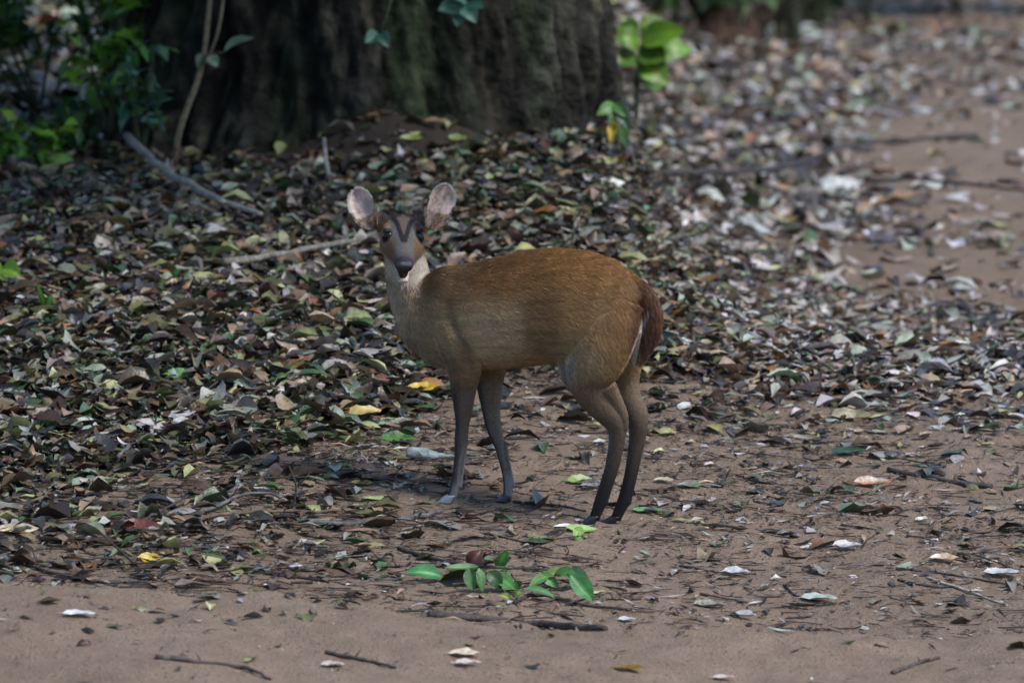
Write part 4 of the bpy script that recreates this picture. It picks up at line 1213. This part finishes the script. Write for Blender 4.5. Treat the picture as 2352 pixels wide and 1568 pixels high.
# --- ordinary single leaves lying apart on the sand; each label is worked out from colour and neighbours
def colour_word(c):
    r, g, b = c
    if g > r * 1.15: return 'green'
    m = max(c)
    if m < .07: return 'blackish'
    if m > .33: return 'whitish'
    if abs(r - b) < .22 * m: return 'grey'
    if g > r * .85: return 'olive'
    return 'tan' if m > .19 else 'brown'
def place_word(u, v):
    if v > 1440: return 'on the near sand'
    if v > 1330: return 'on the sand ridge ' + ('at far left' if u < 480 else 'left of the green branch' if u < 930 else 'below the green branch' if u < 1400 else 'right of the thick stick' if u < 1850 else 'at far right')
    side = 'left of the front hooves' if u < 960 else 'under the deer' if u < 1440 else 'right of the hind hooves' if u < 1800 else 'on the right sand' if u < 2100 else 'by the right edge'
    if u < 480: side = 'by the left edge'
    band = 'low ' if v > 1230 else 'level with the hooves ' if v > 1080 else 'at the litter edge '
    return band + side
def loose_leaves(n):
    items = []
    tries = 0
    while len(items) < n and tries < 4000:
        tries += 1
        u, v = rng.uniform(10, 2340), rng.uniform(985, 1555)
        if v > 1440 and rng.random() < .86: continue
        if u < 1400 and v < 1200 and rng.random() < .5: continue
        if any(abs(u - h[0]) < 45 and abs(v - h[1]) < 18 for h in HERO) or 940 < u < 1370 and 1270 < v < 1390: continue
        if any(abs(u - a) < 34 and abs(v - b) < 12 for a, b, *_ in items): continue
        p = ground_hit(u, v)
        if any(abs(p[0] - a) < .09 and -.22 < p[1] - b < .06 for a, b in HOOF_SPOTS): continue
        c = pick_cols(PAL, [4, 4, 3, 5, 3, 1.6, .6, .8, 4, .8, 1.2], 1, .2)[0]
        items.append((u, v, p, c))
    groups = {}
    for it in items:
        groups.setdefault((colour_word(it[3]), place_word(it[0], it[1])), []).append(it)
    ordn = ['leftmost', 'second from left', 'third from left', 'fourth from left', 'fifth from left', 'sixth from left', 'seventh from left', 'eighth from left', 'ninth from left', 'tenth from left'] + [f'{w} from left' for w in ('eleventh', 'twelfth', 'thirteenth', 'fourteenth', 'fifteenth', 'sixteenth', 'seventeenth', 'eighteenth', 'nineteenth', 'twentieth')]
    for (cw, pw), g in groups.items():
        g.sort(key=lambda i: i[0])
        for k, (u, v, p, c) in enumerate(g):
            lab = f'{cw} leaf {pw}' if len(g) == 1 else f'{cw} leaf {pw}, {ordn[min(k, 19)]}'
            L = rng.uniform(.018, .045)
            drop_leaf(p, L, L * rng.uniform(.3, .55), rng.uniform(0, 6.28), lab, c, rng.normal(0, .10), rng.normal(.15, .2), .08, rng.normal(0, .12), rng.normal(0, .25), lift=.002)
loose_leaves(190)

# ------------------------------------------------------------------ twigs and sticks
def twig(pts, tpx, label, col, lifts=None, name='twig', cat='twig', forks=(), group='twigs and sticks on the ground', steps=16, taper=.55):
    P = [ground_hit(u, v) for u, v in pts]
    s = PX(1, P[0]); r = tpx * s / 2
    lifts = lifts or [0] * len(pts)
    W3 = []
    for i, ((u, v), p, l) in enumerate(zip(pts, P, lifts)):
        q = p.copy(); q[2] += r * (.15 if 'buried' in label and tpx > 20 else .7) + l
        W3.append(q)
    W3 = np.array(W3); loc = W3[0]
    path = smooth_path(np.c_[W3, np.linspace(r, r * taper, len(pts))], steps)
    path[:, :3] += rng.normal(0, r * .22, (steps, 3))
    V, F = tube(path[:, :3], path[:, 3] * rng.uniform(.85, 1.15, steps), n=8)
    b = Blob(); b.add((V, F))
    for k in range(max(2, steps // 6)):                 # side knots and snapped spurs
        i = rng.integers(2, steps - 2)
        d = rng.normal(0, 1, 3); d[2] = abs(d[2]) * .5; d /= np.linalg.norm(d)
        ln = r * rng.uniform(2, 5)
        b.add(tube([path[i, :3], path[i, :3] + d * ln * .5, path[i, :3] + d * ln], [path[i, 3] * .6, path[i, 3] * .45, path[i, 3] * .25], n=5))
    V = np.concatenate(b.V)
    C = np.array(col)[None] * (1 + .35 * fbm(V[:, 0] * 40, V[:, 1] * 40, V[:, 2] * 40, o=2))[:, None]
    o = link(name, mesh_np(name, V - loc, faces=b.F, col=np.clip(C, .004, .9), mat=M_twig), None, loc)
    return tag(o, label, cat, group)
GB, DK, BR, PL = (.085, .082, .078), (.035, .030, .028), (.10, .070, .048), (.30, .27, .23)
twig([(690, 1201), (800, 1208), (890, 1205), (950, 1193), (1012, 1177)], 14, 'bent grey twig reaching the near front hoof', GB, taper=.9)
twig([(425, 1220), (480, 1195), (560, 1188), (680, 1187), (790, 1185)], 11, 'brown curved twig left of the bent grey twig', BR, [.008] * 5)
twig([(452, 1182), (505, 1170), (560, 1150), (620, 1148), (690, 1170)], 10, 'grey arched twig above the brown curved twig', GB, [0, .005, .014, .014, 0])
twig([(325, 1207), (380, 1185), (432, 1158)], 9, 'dark twig slanting up beside the dark red leaf', DK, [.008, .012, .016])
twig([(640, 1212), (668, 1170), (695, 1132)], 6, 'thin dark twig slanting across the brown curved twig', DK, [0, .008, .01])
def upright_twig(pts, base, tpx, label, col, name='twig'):
    """a twig standing up from a base on the ground, in the plane facing the camera there"""
    g = ground_hit(*base)
    s = PX(1, g)
    W3 = np.array([g + np.array([(u - base[0]) * s, rng.normal(0, .01), -(v - base[1]) * s]) for u, v in pts])
    path = smooth_path(np.c_[W3, np.linspace(tpx * s / 2, tpx * s * .3, len(pts))], 10)
    V, F = tube(path[:, :3], path[:, 3], n=6)
    o = link(name, mesh_np(name, V - g, faces=F, col=np.tile(col, (len(V), 1)), mat=M_twig), None, g)
    return tag(o, label, 'twig', 'twigs and sticks on the ground')
upright_twig([(670, 1170), (684, 1115), (664, 1068)], (670, 1172), 6, 'thin twig sticking up above the brown curved twig', DK)
upright_twig([(684, 1115), (705, 1092), (712, 1085)], (684, 1117), 4, 'short thin spur beside the upright twig', DK)
upright_twig([(320, 1312), (270, 1260), (225, 1215)], (322, 1313), 6, 'thin black twig rising left of the yellow leaf', DK)
twig([(322, 1312), (370, 1330), (405, 1347)], 6, 'thin black twig lying below the yellow leaf', DK)
twig([(2042, 1084), (2130, 1100), (2200, 1114), (2278, 1121)], 14, 'dark stick on sand above and right of the orange leaf', (.05, .042, .04), taper=.9)
twig([(985, 1414), (1120, 1425), (1250, 1436), (1388, 1447)], 22, 'thick dark stick half buried on the sand ridge', (.055, .042, .038), taper=.85)
twig([(1180, 1388), (1225, 1374), (1270, 1378), (1310, 1390), (1400, 1399), (1560, 1412)], 10, 'long crooked dark twig above the thick buried stick', DK, [0, .01, .008, .004, 0, 0])
twig([(1300, 1392), (1350, 1385), (1402, 1374)], 6, 'forked spur of the crooked dark twig', DK, [.004, .008, .01])
twig([(1195, 1282), (1240, 1250), (1312, 1214)], 6, 'thin dark twig between the green branch and the hind hooves', DK)
twig([(2128, 1327), (2210, 1355), (2312, 1392)], 7, 'pale straight twig near the lower right edge', PL, taper=.9)
twig([(2062, 1332), (2110, 1345), (2170, 1352), (2235, 1338)], 7, 'dark bent twig left of the pale straight twig', DK)
twig([(2060, 1306), (2170, 1318), (2260, 1335), (2340, 1345)], 6, 'dark thin twig above the pale straight twig', DK)
twig([(590, 1316), (700, 1328), (800, 1345), (892, 1356)], 7, 'dark thin twig left of the green branch', DK)
twig([(430, 1330), (520, 1338), (640, 1352), (740, 1352)], 9, 'reddish brown stick along the lower left litter edge', (.09, .05, .036))
twig([(356, 1512), (450, 1522), (560, 1536), (622, 1562)], 14, 'dark curved twig on the near sand at the bottom left', (.06, .048, .042))
twig([(750, 1500), (850, 1520), (910, 1535)], 10, 'short dark twig on the near sand by the pale pink leaf', (.07, .055, .048))
twig([(2050, 1548), (2110, 1525), (2160, 1512)], 12, 'dark twig on the near sand at the bottom right', (.07, .055, .048))
twig([(295, 392), (330, 425), (370, 455), (450, 495), (560, 532), (600, 540)], 22, 'long grey fallen branch on the left of the mound', (.19, .185, .165), [.08, .08, .07, .06, .05, .04], name='fallen_branch', cat='branch')
twig([(515, 656), (620, 642), (740, 620), (860, 590)], 20, 'grey brown stick lying left of the deer face', (.13, .12, .10), [.05] * 4)
upright_twig([(762, 438), (750, 380), (744, 318)], (762, 440), 13, 'pale upright stick on the mound above the left ear', (.22, .21, .20))
upright_twig([(1303, 556), (1312, 530), (1330, 500)], (1303, 558), 9, 'short pale stick standing just above the deer back', (.26, .24, .20))
twig([(820, 440), (880, 428), (960, 405), (1010, 390)], 12, 'dark stick between the upright stick and the right ear', (.08, .07, .06), [.03] * 4)
twig([(1525, 468), (1640, 460), (1750, 456), (1850, 432), (1950, 388), (2100, 380), (2242, 366)], 19, 'long dark fallen branch across the far track', (.035, .030, .032), [.08] * 7, name='fallen_branch', cat='branch', steps=26)
twig([(1985, 452), (2100, 448), (2210, 462), (2360, 478)], 12, 'thin dark fallen branch below the long far branch', (.035, .030, .032), [.05] * 4, name='fallen_branch', cat='branch')
twig([(1560, 1300), (1640, 1314), (1738, 1320)], 6, 'thin dark twig left of the narrow white leaf', DK)
twig([(1835, 1214), (1940, 1216)], 5, 'fine dark twig on the middle right sand', DK, steps=8)
twig([(1930, 1206), (2030, 1219)], 5, 'fine dark twig touching the end of the first on the middle right sand', DK, steps=8)
twig([(1610, 1365), (1720, 1384)], 7, 'short brown twig on the lower right sand', BR, steps=8)
twig([(1180, 1155), (1260, 1160), (1345, 1175)], 8, 'dark twig on sand between front and hind hooves', DK)
twig([(1290, 1182), (1350, 1192), (1400, 1200)], 5, 'fine dark twig just behind the near hind hoof', DK, steps=8)
twig([(1540, 1165), (1640, 1172)], 5, 'fine dark twig right of the far hind hoof', DK, steps=8)
twig([(270, 1075), (300, 1052), (345, 1040), (420, 1050)], 11, 'grey hooked twig in the left litter', GB, [.02, .025, .025, .02])
twig([(400, 985), (450, 960), (500, 930)], 8, 'dark twig slanting through the left litter', DK, [.03, .04, .05])
twig([(1800, 1345), (1830, 1372), (1900, 1385)], 6, 'thin dark twig by the grey green leaf', DK)
twig([(60, 1300), (160, 1330), (260, 1342), (340, 1338)], 8, 'dark twig on the lower left litter edge', DK)
twig([(1100, 1225), (1180, 1240), (1260, 1262)], 5, 'fine dark twig on sand above the green branch', DK)

def bark_chunk():
    p = ground_hit(965, 1056)
    s = PX(1, p)
    root = p
    b = Blob()
    pts = [p + np.array([(u - 965) * s, 0, h]) for u, h in [(-0 + 932, .012), (950, .014), (975, .013), (1000, .010), (1028, .008), (1045, .006)]]
    V, F = tube(smooth_path(np.c_[pts, [.012, .015, .014, .010, .007, .005]], 14)[:, :3], np.interp(np.linspace(0, 1, 14), [0, .1, .35, .6, .75, 1], [.009, .0145, .0145, .010, .006, .004]), n=12)
    V = V + .0022 * np.stack([fbm(V[:, 0] * 90, V[:, 1] * 90, V[:, 2] * 90 + k, o=2) for k in (0, 9, 21)], 1)
    o = link('wood_chunk', mesh_np('wood_chunk', V - p, faces=F, col=np.tile((.20, .24, .24), (len(V), 1)) * (1 + .3 * fbm(V[:, 0] * 60, V[:, 1] * 60, V[:, 2] * 60)[:, None]), mat=M_twig), None, p)
    tag(o, 'blue grey weathered wood chunk left of the near front leg', 'wood')
bark_chunk()

# ------------------------------------------------------------------ the fresh green branch in front and the sprig at the hoof
def at_ground_up(u, v, base_v, dy=0.0):
    """point above the ground spot under pixel (u, base_v), as high as the pixel (u, v) shows"""
    g = ground_hit(u, base_v)
    return g + np.array([0, dy, (base_v - v) * PX(1, g)])
def green_branch():
    A = at_ground_up
    loc = ground_hit(1160, 1330)
    root = thing('green_branch', 'broken branch with fresh green leaves lying in front of the deer', 'branch', loc)
    stem_part('stem', root, [A(915, 1258, 1262), A(1000, 1284, 1290), A(1080, 1299, 1312), A(1160, 1303, 1325), A(1230, 1304, 1325), A(1310, 1312, 1330), A(1340, 1316, 1335)], [.0042, .004, .0036, .003, .0026, .002, .0015], (.05, .05, .042), loc, n=7, steps=24)
    stem_part('side_twig', root, [A(1200, 1304, 1325), A(1240, 1296, 1320), A(1270, 1306, 1325)], [.002, .002, .001], (.05, .05, .04), loc, n=5)
    stem_part('side_twig', root, [A(1095, 1302, 1315), A(1130, 1330, 1340), A(1175, 1372, 1374)], [.002, .0018, .001], (.09, .13, .05), loc, n=5)
    LG, MG, DGN, YG = (.09, .20, .055), (.045, .145, .025), (.020, .065, .016), (.14, .22, .04)
    # base px, tip px, ground row under it, width m, colour, up
    for b, t, gv, w, c, up in [((1018, 1326), (930, 1312), 1332, .045, (.05, .20, .06), (0, -.8, .7)), ((1098, 1322), (1008, 1332), 1345, .05, (.012, .016, .008), (0, -1, .4)),
                      ((1078, 1302), (1086, 1354), 1356, .036, LG, (0, -1, .2)), ((1100, 1302), (1108, 1356), 1358, .024, LG, (.3, -1, .2)), ((1100, 1300), (1020, 1300), 1318, .026, MG, (0, -.6, .8)),
                      ((1130, 1320), (1185, 1350), 1358, .042, MG, (0, -.7, .7)), ((1120, 1310), (1150, 1350), 1358, .038, DGN, (0, -.8, .5)), ((1150, 1322), (1162, 1302), 1330, .02, LG, (0, -1, .2)),
                      ((1140, 1302), (1165, 1258), 1318, .032, MG, (.5, -.9, .2)), ((1135, 1290), (1112, 1280), 1318, .024, LG, (0, -.8, .6)), ((1170, 1375), (1145, 1362), 1378, .016, YG, (0, -.7, .7)),
                      ((1260, 1320), (1215, 1345), 1352, .030, LG, (0, -.8, .6)), ((1240, 1315), (1285, 1345), 1352, .030, MG, (0, -.8, .6)), ((1300, 1316), (1240, 1325), 1345, .028, YG, (0, -.6, .8)),
                      ((1205, 1350), (1280, 1374), 1377, .026, LG, (0, -.6, .8)), ((1310, 1318), (1362, 1378), 1384, .050, (.06, .22, .06), (-.3, -.9, .5)), ((1300, 1312), (1352, 1330), 1352, .040, DGN, (0, -.7, .7)),
                      ((1275, 1312), (1330, 1335), 1350, .034, MG, (0, -.6, .8)), ((1180, 1368), (1195, 1352), 1376, .018, YG, (0, -1, .3)), ((1190, 1352), (1180, 1330), 1364, .03, DGN, (0, -.9, .4))]:
        one_leaf('leaf', root, loc, A(*b, gv), A(*t, gv, -.012), w * .8, np.array(c) * rng.uniform(.6, 1.05), fold=.14, curl=-.08, up=np.array(up) + rng.normal(0, .22, 3))
    one_leaf('dead_leaf', root, loc, A(1075, 1300, 1310), A(1105, 1262, 1310), .034, (.06, .026, .018), fold=.3, up=(0, -1, .2))['label'] = 'dark brown dead leaf caught on the branch'
green_branch()
def hoof_sprig():
    A = at_ground_up
    loc = ground_hit(1330, 1224)
    root = thing('leaf_sprig', 'pale green leaf sprig lying at the near hind hoof', 'sprig', loc)
    stem_part('stem', root, [A(1275, 1207, 1216), A(1300, 1208, 1218), A(1330, 1210, 1220)], [.0016, .0014, .001], (.30, .32, .22), loc, n=5)
    for b, t, gv, w, c, up in [((1300, 1210), (1372, 1212), 1222, .022, (.22, .36, .11), (0, -.6, .8)), ((1316, 1212), (1338, 1238), 1238, .030, (.22, .36, .11), (.2, -.8, .5)), ((1328, 1214), (1322, 1238), 1238, .018, (.26, .40, .14), (-.2, -.9, .4)), ((1322, 1208), (1270, 1206), 1218, .010, (.52, .55, .50), (0, -.6, .8))]:
        one_leaf('leaf', root, loc, A(*b, gv), A(*t, gv, -.01), w, c, fold=.12, curl=-.05, up=up)
hoof_sprig()

# ------------------------------------------------------------------ seedlings growing through the litter
def seedling(u, v, label, specs, stem_h=30):
    g = ground_hit(u, v); s = PX(1, g)
    root = thing('seedling', label, 'seedling', g, 'seedlings in the litter')
    W3 = lambda a, b, dy=0: g + np.array([(a - u) * s, dy, (v - b) * s])
    stem_part('stem', root, [g, W3(u + 2, v - stem_h * .5), W3(u + 4, v - stem_h)], [.0025, .002, .0015], (.06, .09, .03), g, n=5, steps=6)
    for b, t, w, c in specs:
        one_leaf('leaf', root, g, W3(*b), W3(*t, rng.uniform(-.05, .02)), w, c, fold=.15, up=(0, -.8, .6))
seedling(18, 690, 'seedling with a broad green leaf at the left edge', [((5, 620), (50, 632), .05, (.10, .19, .02)), ((8, 640), (-40, 620), .05, (.08, .17, .02))], 75)
seedling(118, 742, 'upright green blade in the left litter', [((112, 735), (122, 668), .022, (.07, .19, .02)), ((105, 720), (88, 640), .016, (.05, .12, .02))], 30)
seedling(385, 665, 'small green seedling in the litter left of the deer', [((385, 650), (420, 612), .025, (.05, .15, .03)), ((385, 650), (360, 628), .022, (.05, .14, .04)), ((386, 655), (400, 640), .02, (.04, .11, .03))], 25)
seedling(1165, 425, 'dark green seedling on the mound above the deer back', [((1165, 405), (1215, 390), .04, (.03, .09, .04)), ((1165, 405), (1130, 392), .035, (.035, .10, .05)), ((1168, 415), (1235, 415), .04, (.03, .08, .04)), ((1165, 410), (1190, 435), .03, (.025, .07, .035))], 25)
seedling(230, 715, 'low olive seedling in the left litter', [((230, 705), (275, 700), .03, (.06, .08, .02)), ((230, 705), (200, 712), .03, (.05, .08, .025))], 14)
